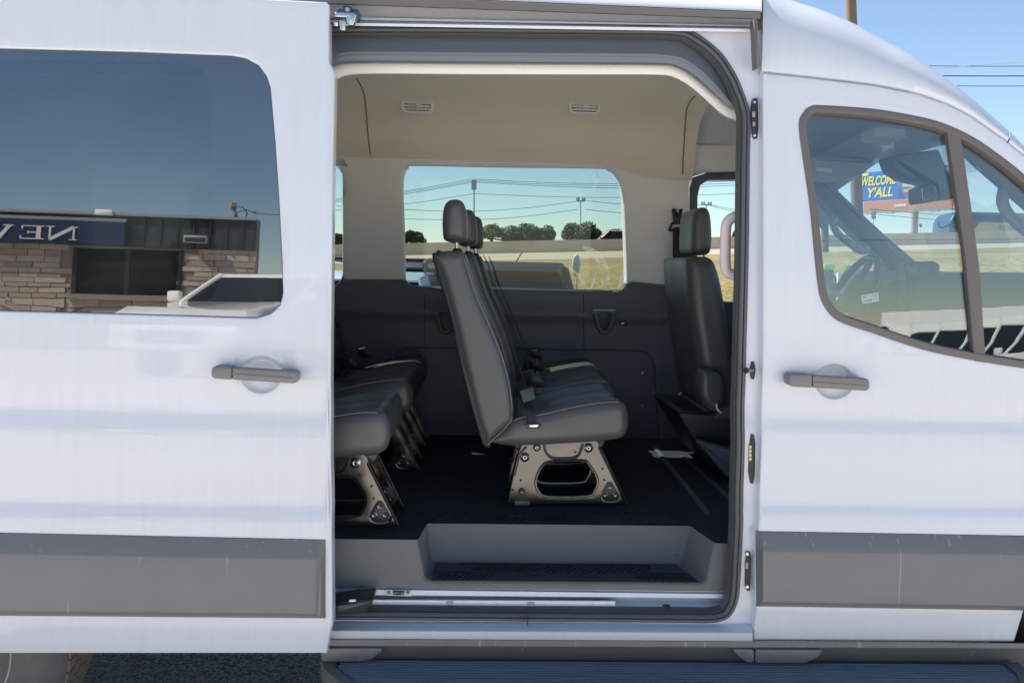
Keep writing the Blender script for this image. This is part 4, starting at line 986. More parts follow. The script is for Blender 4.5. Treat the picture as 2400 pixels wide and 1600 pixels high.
    prism('anchor_tongue', rpoly(axz([(1238, 995), (1263, 994), (1259, 1001), (1243, 1001)], y0 - .012), .002), y0 - .0125, y0 - .008, CHROME, root, .001)
    p = at(1262, 925, y0 + .2); prism('latch_buckle', rpoly(axz([(1242, 880), (1262, 876), (1280, 897), (1276, 908), (1258, 910), (1243, 898)], y0 + .30), .004), y0 + .30, y0 + .335, BLACKP, root, .004)
    prism('latch_button', rpoly(axz([(1258, 909), (1270, 911), (1268, 915), (1258, 913)], y0 + .29), .001), y0 + .296, y0 + .31, mat('red_button', (.35, .03, .03), .4), root)
    return root
seat = make_seat()
tag(seat, 'near single black leather seat behind the door opening')
base = Vector(seat.location)
for i, (dx, dy, lb) in enumerate(((.03, .48, 'middle black leather seat of the second row'), (.055, .90, 'window-side black leather seat of the second row'), (-.735, -.265, 'near black leather seat of the rear row'), (-.725, .43, 'middle black leather seat of the rear row'), (-.725, .84, 'window-side black leather seat of the rear row'))):
    s2 = copy_tree(seat, van); s2.location = base + Vector((dx, dy, 0)); s2['label'] = lb
bpy.context.view_layer.update()

# ---- driver seat, belt and cab seen past the pillar
ds = empty('driver_seat', tuple(at(1660, 1060, 1.15)), van)
D0 = .98
pillow('headrest', loopxz([(1628, 588), (1627, 540), (1630, 505), (1640, 488), (1656, 484), (1668, 492), (1674, 520), (1675, 570), (1668, 594), (1645, 597)], D0), D0 + .02, D0 + .28, LEATH, ds, .035)
pillow('backrest', loopxz([(1612, 614), (1622, 604), (1645, 601), (1668, 604), (1684, 625), (1700, 690), (1716, 800), (1728, 900), (1735, 955), (1700, 962), (1660, 960), (1646, 900), (1630, 800), (1617, 700)], D0 - .08), D0 - .08, D0 + .40, LEATH, ds, .05)
pillow('side_bolster', loopxz([(1640, 872), (1660, 866), (1690, 880), (1700, 920), (1690, 955), (1668, 965), (1640, 930)], D0 - .14), D0 - .16, D0 - .06, LEATH, ds, .03)
pillow('seat_cushion', loopxz([(1660, 960), (1750, 930), (1900, 915), (1930, 940), (1925, 985), (1800, 1000), (1650, 1000)], D0 - .08), D0 - .08, D0 + .42, LEATH, ds, .05)
prism('seat_base', rpoly(axz([(1588, 966), (1602, 962), (1735, 975), (1900, 985), (1900, 1110), (1690, 1110), (1660, 1090)], D0 - .1), .012), D0 - .08, D0 + .38, BLACKP, ds, .01)
prism('seat_rail', rpoly(axz([(1630, 1030), (1740, 1060), (1740, 1120), (1700, 1115)], D0 - .16), .012), D0 - .18, D0 - .10, CHAR, ds, .008)
for yy in (D0 + .09, D0 + .2): tube('headrest_post', [at(1650, 590, yy), at(1652, 612, yy)], .006, CHROME, ds, 8)
tube('wiring_loop', cr([at(a, b, D0 - .17) for a, b in ((1679, 946), (1680, 955), (1684, 962), (1690, 967))], 4), .004, BEIGE, ds, 6)
sbh = empty('seat_belt_guide', tuple(at(1586, 500, FW_)), van)
prism('slider', rpoly(axz([(1579, 480), (1594, 480), (1594, 492), (1579, 492)], FW_ - .005), .002), FW_ - .012, FW_ + .01, BEIGE, sbh, .002)
prism('clip', rpoly(axz([(1575, 490), (1581, 490), (1582, 500), (1592, 500), (1593, 490), (1598, 490), (1596, 510), (1594, 526), (1580, 526), (1577, 508)], FW_ - .02), .002), FW_ - .04, FW_ - .008, BLACKP, sbh, .003)
tube('loop', cr([at(a, b, FW_ - .03) for a, b in ((1569, 538), (1576, 524), (1586, 520), (1598, 522), (1606, 532), (1603, 539), (1586, 535), (1574, 540))], 4, closed=True), .006, BLACKP, sbh, 8, closed=True)
ribbon('hanging_belt', [at(1588, 536, FW_ - .03), at(1588, 600, FW_ - .022), at(1587, 673, FW_ - .02)], .046, .003, BELTB, sbh, Vector((1, 0, 0)))
ribbon('shoulder_belt', [at(1593, 536, FW_ - .034), at(1606, 575, FW_ - .12), at(1622, 640, FW_ - .24), at(1632, 690, FW_ - .33)], .046, .003, BELT, sbh, Vector((1, 0, .25)))
# white grab handle on the near pillar
gh = [(1738, 506), (1722, 508), (1706, 520), (1701, 540), (1700, 580), (1700, 620), (1704, 636), (1716, 644), (1738, 650)]
GRAB = mat('white_plastic', (.84, .69, .70), .4)
tube('grab_handle', cr([at(a, b, .16) for a, b in gh], 5), (.013, .016), GRAB, van, 12, flat=Vector((0, 1, 0)))
box('near_pillar_trim', (at(1742, 700, .1).x + .05, .16, 1.35), (.06, .09, 1.30), CHAR, van, bev=.015)
# driver door on the far side
ddw = [(1634, 690), (1635, 560), (1636, 460), (1642, 434), (1660, 422), (1740, 421), (1860, 417), (1902, 420), (1950, 470), (2000, 530), (2050, 590), (2075, 640), (2060, 690), (1900, 712), (1700, 706)]
ddo = [(1618, 1080), (1618, 440), (1626, 415), (1660, 404), (1740, 402), (1860, 398), (1906, 404), (1960, 455), (2120, 610), (2160, 700), (2150, 1080)]
dd = panel('driver_door', axz(ddo, 1.70), lambda x, z: 1.70, DARKP, van, holes=[rpoly(axz(ddw, 1.70), .01)], grid=(.08, .08), thick=.06, rnd=.008)
panel('window_glass', rpoly(axz(ddw, 1.73), .01), lambda x, z: 1.73, GWS, dd, grid=(.2, .2), thick=.004)
# dashboard, screen, wheel, windshield pillar, headliner of the cab
def dash_row(px, py, px2, py2): return [at(px, py, 1.62), at(px + (px2 - px) * .5, py + (py2 - py) * .5, .95), at(px2, py2, .22)]
DASH = mat('dashboard_plastic', (.055, .062, .072), .6, bump=.1, bscale=400)
zd = at(2260, 637, .9).z
db = []
for x, z in ((2.12, zd - .02), (1.95, zd - .0), (1.80, zd - .002), (1.76, zd - .02), (1.74, zd - .07), (1.72, zd - .2), (1.66, zd - .32), (1.70, zd - .5), (1.8, zd - .7), (2.12, zd - .7)):
    db.append([Vector((x + (.10 if 1.5 > 9 else 0), 1.62, z)), Vector((x - .02, 1.2, z)), Vector((x - .05, .9, z)), Vector((x - .02, .6, z)), Vector((x + .02, .18, z))])
bands('dashboard', db, DASH, van, smooth=40, closed=True)
cl = [(2040, 700), (2048, 664), (2075, 650), (2120, 646), (2122, 760), (2060, 790)]
prism('instrument_hood', rpoly(axz(cl, 1.2), .03), 1.08, 1.48, GREYP, van, .02)
prism('instrument_glass', rpoly(axz([(2056, 690), (2066, 668), (2106, 662), (2108, 735), (2072, 760)], 1.07), .02), 1.072, 1.1, BLACKP, van, .004)
scn = prism('touch_screen', rpoly(axz([(2117, 614), (2184, 612), (2197, 620), (2196, 720), (2180, 727), (2119, 722)], .95), .008), .93, .985, BLACKP, van, .005)
SCRG = mat('screen_glass', (.012, .013, .016), .06, spec=.6)
prism('screen_face', rpoly(axz([(2119, 617), (2180, 615), (2180, 722), (2121, 718)], .93), .004), .927, .932, SCRG, scn, .001)
sw = empty('steering_wheel', tuple(at(1992, 680, 1.30)), van)
wc = at(1993, 690, 1.28); ax_ = Vector((-.88, .05, .48)).normalized(); e1 = ax_.cross(Vector((0, 1, 0))).normalized(); e2 = ax_.cross(e1)
tube('rim', [wc + (e1 * math.cos(a) + e2 * math.sin(a)) * .185 for a in np.linspace(0, 2 * math.pi, 41)[:-1]], .016, BLACKP, sw, 10, closed=True)
lathe('hub', [(0, .03), (.05, .03), (.075, .015), (.08, -.02), (0, -.03)], wc, ax_, GREYP, sw, 20)
for a in (.1, math.pi - .1, -math.pi / 2): tube('spoke', [wc + (e1 * math.cos(a) + e2 * math.sin(a)) * .06, wc + (e1 * math.cos(a) + e2 * math.sin(a)) * .18], .014, GREYP, sw, 8)
EMB = mat('blue_enamel', (.02, .06, .25), .25, coat=.5)
v = [wc + ax_ * .032 + e2 * .026 * math.cos(a) + e1 * .011 * math.sin(a) for a in np.linspace(0, 2 * math.pi, 25)[:-1]]
put('oval_emblem', v + [p + ax_ * .004 for p in v], [list(range(24)), list(range(24, 48))[::-1]] + [[i, (i + 1) % 24, 24 + (i + 1) % 24, 24 + i] for i in range(24)], EMB, sw, 30)
tube('emblem_rim', [wc + ax_ * .035 + e2 * .027 * math.cos(a) + e1 * .012 * math.sin(a) for a in np.linspace(0, 2 * math.pi, 25)[:-1]], .0018, CHROME, sw, 6, closed=True)
# far windshield pillar with its grab handle
fp_ = [(1880, 402), (1912, 404), (1936, 418), (2010, 490), (2080, 555), (2160, 622), (2170, 655), (2110, 648), (2060, 600), (1990, 535), (1930, 470), (1900, 440)]
fpl = prism('far_windshield_pillar', rpoly(axz(fp_, 1.55), .012), 1.54, 1.66, GREYP, van, .02)
tube('pillar_grab_handle', cr([at(a, b, 1.50) for a, b in ((1957, 508), (1953, 525), (1962, 545), (1985, 566), (2012, 585), (2026, 588), (2037, 580))], 5), (.014, .018), CABL, van, 10)
# cab headliner and overhead console
hl_ = [at(1840, 236, .24), at(1990, 236, .26), at(2120, 262, .3), at(2232, 306, .32), at(2330, 352, .34)]
h2_ = [at(1830, 370, 1.55), at(1930, 378, 1.55), at(2000, 372, 1.5), at(2057, 371, 1.45), at(2120, 380, 1.45)]
rows = [[a.lerp(b, t) + Vector((0, 0, .06 * math.sin(t * math.pi))) for a, b in zip(hl_, h2_)] for t in np.linspace(0, 1, 9)]
bands('cab_headliner', rows, CABL, van, smooth=60)
oc = prism('overhead_console', rpoly(axz([(1895, 372), (1960, 372), (2040, 380), (2018, 408), (1990, 416), (1960, 411), (1925, 409), (1900, 402)], 1.25), .012), 1.2, 1.5, CABL, van, .012)
prism('console_lamp', rpoly(axz([(1912, 392), (1950, 394), (1950, 404), (1914, 402)], 1.198), .004), 1.193, 1.205, BEIGE, oc, .003)
q = [at(a, b, Y) - Vector((0, 0, .012)) for a, b, Y in ((2018, 326, .72), (2050, 312, .56), (2122, 315, .56), (2084, 333, .72))]
put('dome_lamp', q + [p + Vector((0, 0, .03)) for p in q], [[0, 1, 2, 3], [7, 6, 5, 4], [0, 4, 5, 1], [1, 5, 6, 2], [2, 6, 7, 3], [3, 7, 4, 0]], BEIGE, van, 0)
tube('coat_hook', cr([at(a, b, 1.3) for a, b in ((1902, 378), (1908, 372), (1916, 374), (1918, 382))], 4), .006, CHROME, van, 8)
prism('mirror_housing', rpoly(axz([(2082, 368), (2140, 358), (2196, 351), (2216, 400), (2238, 430), (2240, 466), (2192, 471), (2188, 436), (2160, 428), (2120, 418), (2094, 400)], .95), .012), .93, 1.05, GREYP, van, .012)
rm_ = prism('rear_view_mirror', rpoly(axz([(2158, 440), (2180, 432), (2188, 436), (2194, 466), (2188, 472), (2162, 477), (2158, 468)], .80), .008), .78, .90, GREYP, van, .008)
MIRR = mat('mirror_glass', (.8, .82, .84), .03, metal=1)
prism('mirror_glass', rpoly(axz([(2160, 441), (2179, 435), (2186, 466), (2164, 474)], .78), .006), .777, .781, MIRR, rm_)
# near windshield pillar inner face with its handle, and the windshield
prism('near_windshield_pillar', rpoly(axz([(2200, 292), (2256, 318), (2340, 388), (2420, 450), (2560, 560), (2540, 590), (2400, 478), (2352, 426), (2300, 384), (2250, 350)], .2), .01), .14, .24, CABL, van, .01)
tube('near_pillar_grab_handle', cr([at(a, b, .24) for a, b in ((2362, 420), (2352, 450), (2350, 475), (2362, 500), (2390, 530), (2430, 560))], 5), (.014, .018), CABL, van, 10)
wsh = [[at(2232, 300, .25), at(2150, 340, .9), at(2057, 366, 1.5)], [Vector((2.20, .16, 1.45)), Vector((2.36, .9, 1.47)), Vector((2.20, 1.66, 1.45))]]
ws_rows = [[a.lerp(b, t) + Vector((.03 * math.sin(t * math.pi), 0, .02 * math.sin(t * math.pi))) for a, b in zip(*wsh)] for t in np.linspace(0, 1, 7)]
bands('windshield', ws_rows, GWS, van, smooth=60)
bands('hood', [[Vector((2.10, .06, 1.455)), Vector((2.34, .9, 1.475)), Vector((2.10, 1.78, 1.455))], [Vector((2.72, .08, 1.24)), Vector((2.86, .9, 1.28)), Vector((2.72, 1.78, 1.24))], [Vector((3.0, .2, .95)), Vector((3.1, .9, .97)), Vector((3.0, 1.7, .95))], [Vector((3.0, .2, .4)), Vector((3.1, .9, .4)), Vector((3.0, 1.7, .4))]], PAINT, van, smooth=40)
# far wing mirror beyond the driver window
wm = tube('far_wing_mirror', [at(2002, 700, 2.05), at(2008, 660, 2.06), at(2022, 640, 2.06)], (.05, .09), BLACKP, van, 12)

# ================================================================== around the van
CARP = {}
def car_paint(n, col, metal=0.):
    if n not in CARP: CARP[n] = mat('car_paint_' + n, col, .35, metal=metal, coat=1., coatr=.03)
    return CARP[n]
TYRE = mat('car_tyre', (.03, .03, .03), .8); LAMP = mat('lamp_lens', (.6, .6, .6), .1, metal=.6)
DGLASS = mat('dark_car_glass', (.010, .012, .015), .05, spec=.25)
def car(name, loc, head, paint, L=4.7, W=1.85, H=1.6, style='suv', parts=True, rack=False):
    """vehicle facing local +x: body shell, glazed cabin, roof, lamps, grille, mirrors, wheels"""
    r = empty(name, (0, 0, 0)); h = L / 2
    if style == 'van':
        prof_ = [(-h, .35), (h - .05, .35), (h, .55), (h - .02, .95), (h - .75, 1.22), (h - .85, 1.28), (-h, 1.28)]; zb_, zt = 1.26, H
        bx0, bx1, tx0, tx1 = -h + .02, h - .78, -h + .05, h - 1.75
    elif style == 'pickup':
        prof_ = [(-h, .5), (h - .05, .45), (h, .65), (h - .02, 1.05), (h - .2, 1.12), (h - 1.3, 1.2), (-h, 1.15)]; zb_, zt = 1.16, H
        bx0, bx1, tx0, tx1 = -h * .25, h - 1.25, -h * .15, h - 2.0
    elif style == 'bigtruck':
        prof_ = [(-h, .6), (h - .05, .55), (h, .8), (h - .02, 1.22), (h - .25, 1.31), (h - 1.3, 1.38), (-h, 1.3)]; zb_, zt = 1.36, H
        bx0, bx1, tx0, tx1 = -h * .25, h - 1.25, -h * .15, h - 1.95
    else:
        prof_ = [(-h, .4), (h - .05, .35), (h, .55), (h - .05, .8), (h - .3, .92), (h - 1.2, 1.03), (-h + .1, 1.05), (-h, .9)]; zb_, zt = 1.02, H
        bx0, bx1, tx0, tx1 = -h + .15, h - 1.15, -h + .55, h - 2.0
    prism('body', rpoly(prof_, .12, 4), -W / 2, W / 2, paint, r, .09, 40)
    if style == 'wagon': tx0 = bx0 + .12; tx1 = h - 1.6
    gt = zt - (.50 if style == 'van' else .06)
    iy = .18; b = [(bx0, -W / 2 + .05), (bx1, -W / 2 + .08), (bx1, W / 2 - .08), (bx0, W / 2 - .05)]; t = [(tx0, -W / 2 + iy), (tx1, -W / 2 + iy), (tx1, W / 2 - iy), (tx0, W / 2 - iy)]
    v = [(x, y, zb_ - .03) for x, y in b] + [(x, y, gt) for x, y in t]
    put('cabin_glass', v, [[0, 1, 5, 4], [1, 2, 6, 5], [2, 3, 7, 6], [3, 0, 4, 7], [4, 5, 6, 7]], DGLASS, r, 10)
    rp = [(x, z) for x, z in ((tx0 - .06, gt - .03), (tx1 + .10, gt - .04), (tx1 - (.55 if style == 'van' else .05), zt - .02), (tx0 + .1, zt))]
    prism('roof', rpoly(rp, .03, 3), -W / 2 + iy - .02, W / 2 - iy + .02, paint, r, .04, 40)
    if style == 'van':
        prism('cargo_side', rpoly([(bx0 - .02, 1.2), (bx1 - .95, 1.2), (tx1 - .15, zt - .04), (bx0 + .02, zt - .04)], .04, 3), -W / 2 + .06, W / 2 - .06, paint, r, .05, 40)
    for s_ in (-1, 1):
        for (bx_, by_), (tx_, ty_) in ((b[1 if s_ < 0 else 2], t[1 if s_ < 0 else 2]), (b[0 if s_ < 0 else 3], t[0 if s_ < 0 else 3])):
            tube('pillar', [(bx_, by_, zb_ - .03), (tx_, ty_, gt + .01)], .05, paint, r, 8)
        if parts:
            c = Vector((h - .06, s_ * (W / 2 - .28), prof_[3][1] - .1)); prism('headlight', rpoly([(c.x - .12, c.z - .09), (c.x + .055, c.z - .07), (c.x + .03, c.z + .07), (c.x - .18, c.z + .11)], .03, 3), c.y - .18, c.y + .18, LAMP, r, .03)
            bm = bmesh.new(); bx(bm, (bx1 - .1, s_ * (W / 2 + .13), zb_ + .1), (.1, .22, .18), None, .035); put_bm('wing_mirror', bm, BLACKP if style == 'pickup' else paint, r)
        for x_ in (-h + .85, h - .85):
            lathe('wheel', [(0, -.06), (.2, -.08), (.3, -.1), (.34, -.06), (.34, .1), (0, .1)], (x_, s_ * (W / 2 - .08), .34), (0, s_ * -1., 0), TYRE, r, 20)
    if parts:
        z0 = prof_[3][1]; prism('grille', rpoly([(h - .03, z0 - .38), (h + .02, z0 - .36), (h + .015, z0 - .06), (h - .05, z0 - .05)], .01, 2), -W / 2 + .5, W / 2 - .5, BLACKP, r, .01)
        el = [(h + .03, .11 * math.cos(a), z0 - .2 + .045 * math.sin(a)) for a in np.linspace(0, 2 * math.pi, 17)[:-1]]
        put('oval_badge', el + [(x - .03, y, z) for x, y, z in el], [list(range(16)), list(range(16, 32))[::-1]] + [[i, (i + 1) % 16, 16 + (i + 1) % 16, 16 + i] for i in range(16)], CHROME, r, 30)
    if rack:
        for s_ in (-1, 1):
            tube('rack_rail', cr([(tx0 + .1, s_ * (W / 2 - iy), zt), (tx0 + .25, s_ * (W / 2 - iy), zt + .1), (tx1 - .3, s_ * (W / 2 - iy), zt + .1), (tx1 - .05, s_ * (W / 2 - iy), zt - .01)], 5), .022, BLACKP, r, 8)
        for x_ in np.linspace(tx0 + .35, tx1 - .4, 4): tube('rack_bar', [(x_, -W / 2 + iy, zt + .1), (x_, W / 2 - iy, zt + .1)], .018, BLACKP, r, 6)
    r.location = loc; r.rotation_euler = (0, 0, head)
    return r
WHITE = car_paint('white', (.78, .77, .74))
# parked behind the van, seen through its windows
p = at(1150, 650, 6.2); c = car('parked_suv', (p.x, 7.2, 0), R(86), car_paint('black', (.012, .013, .017)), 4.6, 1.9, 1.53, 'wagon'); tag(c, 'glossy black parked car seen through the middle window behind the van', 'car')
tube('antenna', [(-1.6, -.32, 1.5), (-1.75, -.40, 1.62)], .005, WIRE, c, 6)
for o in c.children: o.matrix_parent_inverse = Matrix.Identity(4)
p = at(960, 650, 5.6); c = car('parked_suv', (p.x - .25, 6.8, 0), R(82), car_paint('silver', (.42, .50, .58), .3), 4.5, 1.8, 1.42, 'wagon', rack=True); tag(c, 'silver blue parked car with black roof rack beyond the window', 'car')
p = at(770, 650, 5.6); c = car('parked_car', (p.x - 1.05, 7.0, 0), R(-92), car_paint('green', (.05, .45, .08)), 4.3, 1.8, 1.36, 'suv'); tag(c, 'bright green parked car beyond the rear side window', 'car')
# highway traffic
hz = lambda px: at(px, ly(px, 598, 569), 57.6).z
p = at(1448, 560, 62); c = car('pickup_truck', (p.x, 62, hz(1448) - .3), R(180), car_paint('red', (.30, .04, .06)), 5.6, 1.95, 1.9, 'pickup', rack=True); tag(c, 'red pickup truck with ladder rack driving behind the barrier', 'truck')
bus = empty('coach_bus', (0, 0, 0))
BB, BY = at(2222, 540, 61.0), at(2420, 540, 61.0)
BLUE = mat('bus_blue', (.035, .07, .14), .35, coat=.5); YEL = mat('bus_yellow', (.55, .42, .08), .4, coat=.5); BTX = mat('bus_lettering', (.20, .26, .30), .5)
zt_, zm_, zb_ = at(2300, 497, 61).z, at(2300, 521, 61).z, at(2300, 541, 61).z
x0 = at(2226, 520, 61).x; x1 = x0 + 12.5
prism('body', rpoly([(x0 - .05, zb_ - 1.4), (x1, zb_ - 1.4), (x1, zt_), (x0 + .9, zt_), (x0 + .35, zt_ - .25), (x0, zb_ + .6)], [.2, .2, .3, .3, .3, .4], 4), 61.0, 63.5, BLUE, bus, .12)
prism('yellow_panel', [(at(2280, 540, 61).x, zb_ - 1.0), (x1 - .2, zb_ - 1.0), (x1 - .2, zm_), (at(2298, 521, 61).x, zm_), (at(2281, 538, 61).x, zb_)], 60.97, 61.02, YEL, bus)
prism('windshield', rpoly([(x0 + .06, zb_ + .2), (x0 + .9, zb_ + .1), (x0 + 1.2, zt_ - .35), (x0 + .45, zt_ - .4)], .15), 60.96, 61.02, DGLASS, bus)
for k in range(6): prism('side_window', rpoly([(x0 + 1.6 + k * 1.75, zm_ + .1), (x0 + 3.2 + k * 1.75, zm_ + .1), (x0 + 3.2 + k * 1.75, zt_ - .25), (x0 + 1.6 + k * 1.75, zt_ - .25)], .08), 60.965, 61.02, DGLASS, bus)
tube('mirror_arm', cr([(x0 + .2, 60.9, zt_ - .9), (x0 - .7, 60.8, zb_ + .15), (x0 - .95, 60.8, zb_ + .3), (x0 - .98, 60.8, zb_ + .7)], 5), .05, BLACKP, bus, 6)
text('lettering', 'tornado', .62, BTX, bus, (at(2341, 537, 60.9).x, 60.95, at(2341, 537.5, 60.9).z), (1, 0, 0), (0, 0, 1), bold=.015, width=at(2442, 537, 60.9).x - at(2341, 537, 60.9).x)
for x_ in (x0 + 2.2, x0 + 9.6): lathe('wheel', [(0, -.02), (.5, -.02), (.5, .3), (0, .3)], (x_, 61.1, zb_ - 1.35), (0, 1, 0), TYRE, bus, 20)
tag(bus, 'dark blue and yellow coach bus passing behind the barrier', 'bus')

# ---- billboard
bb = empty('billboard', tuple(at(2144, 545, 130) - Vector((0, 0, 1))))
fy = Vector((.53, -.848, 0))
o_ = at(2014, 472, 134); tl_ = at(2014, 406, 134); HB = tl_.z - o_.z
def bpt(u, w, out=0.): return o_ + fy * u + Vector((0, 0, w)) + Vector((-.848, -.53, 0)) * out
WBD = 15.2
def bq(name, u0, u1, w0, w1, m, out=.02, th=.1, sl=0.):
    q = [bpt(u0, w0, out), bpt(u1, w0, out), bpt(u1 + sl, w1, out), bpt(u0 + sl, w1, out)]; q2 = [p - Vector((-.848, -.53, 0)) * th for p in q]
    return put(name, q + q2, [[0, 1, 2, 3], [7, 6, 5, 4], [0, 4, 5, 1], [1, 5, 6, 2], [2, 6, 7, 3], [3, 7, 4, 0]], m, bb, 0)
BBL = mat('billboard_blue', (.03, .14, .48), .6); BBP = mat('billboard_purple', (.07, .06, .27), .6); BBY = mat('billboard_yellow', (.75, .68, .06), .6); BBW = mat('billboard_white', (.75, .75, .78), .6); BBO = mat('billboard_apron', (.50, .20, .11), .8)
bq('panel', 0, WBD, 0, HB, BBP, 0, .5); bq('blue_field', .05, 6.9, .05, HB - .05, BBL, .03)
bq('yellow_corner', .1, 1.4, HB - .55, HB - .1, BBY, .06, .05, .25); bq('yellow_corner', WBD - 2.4, WBD - .2, .1, .9, BBY, .06, .05, .3)
bq('white_badge', 7.3, 11.5, HB - 1.75, HB - .1, BBW, .06)
text('headline', 'WELCOME', 2.0, BBY, bb, bpt(.35, HB * .54, .08), fy, (0, 0, 1), shear=.22, bold=.06, width=6.1)
text('headline', "Y'ALL", 2.1, BBY, bb, bpt(1.5, HB * .12, .08), fy, (0, 0, 1), shear=.22, bold=.06, width=4.4)
text('message', 'Manage your account at', .75, BBW, bb, bpt(7.5, HB * .40, .08), fy, (0, 0, 1), bold=.02, width=7.0)
text('message', 'HCTRA.org/Welcome', .85, BBY, bb, bpt(7.7, HB * .21, .08), fy, (0, 0, 1), bold=.02, width=6.4)
bq('apron', .8, WBD + .2, -1.75, -.12, BBO, .02, .3)
text('maker_plate', 'LAMAR', .6, BBW, bb, bpt(6.2, -1.2, .08), fy, (0, 0, 1), bold=.03)
bq('catwalk', .2, WBD + .4, -2.05, -1.85, GALV, .9, 1.2)
for k in range(4): bq('lamp_arm', 2 + k * 3.6, 3.2 + k * 3.6, -2.3, -2.1, GALV, 1.4, .5)
c0 = at(2144, 470, 137); cb_ = at(2144, 560, 137)
lathe('column', [(0, -16), (.62, -16), (.62, 0), (0, 0)], (c0.x, c0.y, c0.z + .5), (0, 0, 1), mat('column_steel', (.42, .36, .28), .6), bb, 20)
tag(bb, "blue billboard reading WELCOME Y'ALL on a single tan column", 'billboard')

# ---- utility poles and lines
def pole(px, ytop, ybot, Y, wpx, label, m=WOOD, arms=(), Yb=None, px2=None):
    a = at(px if px2 is None else px2, ybot, Y); b = at(px, ytop, Y); r = wpx * (Y - CAM.y) / FPX / 2
    e = empty('utility_pole', tuple(a)); tube('shaft', [a, a.lerp(b, .5), b], r * 1.08, m, e, 12, taper=r * .92)
    for (ay, half) in arms:
        c = at(px, ay, Y); hw_ = half * (Y - CAM.y) / FPX
        box('crossarm', tuple(c + Vector((0, -r, 0))), (2 * hw_, .12, .14), m, e)
        for k in (-.9, -.45, .45, .9): lathe('insulator', [(0, 0), (.07, 0), (.09, .1), (.05, .25), (0, .3)], c + Vector((k * hw_, -r, .07)), (0, 0, 1), GALV, e, 8)
    tag(e, label, 'pole'); return e
pole(1990, -140, 700, 18.5, 26, 'thick weathered wooden utility pole rising behind the cab', px2=2015)
pole(1933, 330, 640, 30, 17, 'thinner wooden utility pole seen through the driver window', px2=1933)
e = pole(1111, 421, 575, 75, 3.2, 'tall grey power pole beyond the barrier with no crossarm', GALV)
for k in (-1, 1):
    c = at(1111 + k * 2.6, 432, 74.8); lathe('transformer', [(0, -.5), (.14, -.5), (.14, .35), (0, .4)], c, (0, 0, 1), GALV, e, 10)
    tube('pin', [at(1111 + k * 2.5, 428, 74.8), at(1111 + k * 3.5, 419, 74.8)], .035, GALV, e, 6)
pole(1361, 471, 570, 75, 2.6, 'grey power pole with one crossarm rising out of a bush', GALV, ((471, 10),))
pole(1655, 480, 565, 75, 2.6, 'grey power pole seen through the driver door window', GALV, ((480, 12),))
pole(2047, 487, 560, 95, 1.8, 'distant power pole with three crossarms under the billboard', GALV, ((492, 10), (503, 6), (512, 5)))
pole(2157, 530, 560, 95, 1.2, 'short street lamp post beside the billboard column', GALV, ((531, 3),))
def wire(pts, Y, r, m=WIRE, label='thin power line strung along the highway poles', group='power lines over the highway'):
    o = tube('power_line', cr([at(a, b, Y) for a, b in pts], 5), r, m, None, 5); tag(o, label, 'power line', group); return o
WP = ([(700, 476), (946, 448), (1105, 420)], [(700, 480), (946, 451.5), (1108, 424)], [(700, 484), (946, 455), (1109, 427)],
            [(1115, 420), (1280, 428), (1461, 431), (1660, 427), (1900, 415)], [(1116, 424), (1280, 432), (1461, 435.5), (1660, 432), (1900, 420)], [(1116, 427), (1280, 436), (1461, 441), (1660, 437), (1900, 425)],
            [(700, 500), (946, 478.6), (1112, 454)], [(1112, 454), (1290, 461), (1461, 462.5), (1700, 455), (1900, 446)],
            [(700, 478), (946, 491), (1038, 495), (1117, 495), (1232, 487.5), (1352, 472)], [(1371, 470), (1461, 479), (1560, 483), (1645, 480)],
            [(946, 513), (1035, 515), (1122, 515), (1232, 507), (1354, 491)], [(1372, 491), (1461, 499), (1560, 501), (1650, 492)],
            [(1665, 480), (1700, 487), (1760, 496), (1900, 505)], [(1665, 482), (1700, 491), (1760, 502), (1900, 512)])
WL = ['one of three upper power lines rearward of the plain grey pole'] * 3 + ['one of three upper power lines forward of the plain grey pole'] * 3 + ['lower power line rearward of the plain grey pole', 'single power line forward of the plain grey pole under the upper three',
      'sagging power line passing the headrest to the bush pole crossarm', 'short power line leaving the bush pole crossarm forward', 'lowest sagging power line ending below the bush pole crossarm', 'lowest power line forward of the bush pole',
      'upper line beyond the pole in the driver door window', 'lower line beyond the pole in the driver door window']
for pts, wl2 in zip(WP, WL):
    wire(pts, 74.8, .022, label=wl2, group='power lines over the highway' if wl2.startswith('one of') else None)
for pts in ([(2058, 492), (2200, 503), (2330, 508), (2500, 500)], [(2058, 503), (2200, 515), (2330, 520), (2500, 512)]): wire(pts, 94.8, .03, label='thin power line strung from the pole under the billboard', group='power lines near the billboard')
for k, (y, r) in enumerate(((155, .010), (178, .015), (201.5, .010))): wire([(1960, y - 3), (2200, y), (2400, y + .5), (2700, y - 2)], 20.5, r, label='dark cable stretched across the open sky above the windshield', group='overhead cables')
wire([(2000, 176), (2179, 162), (2300, 152), (2400, 145), (2700, 124)], 20.3, .009, WIREL, 'pale cable crossing the dark cables above the windshield', None)

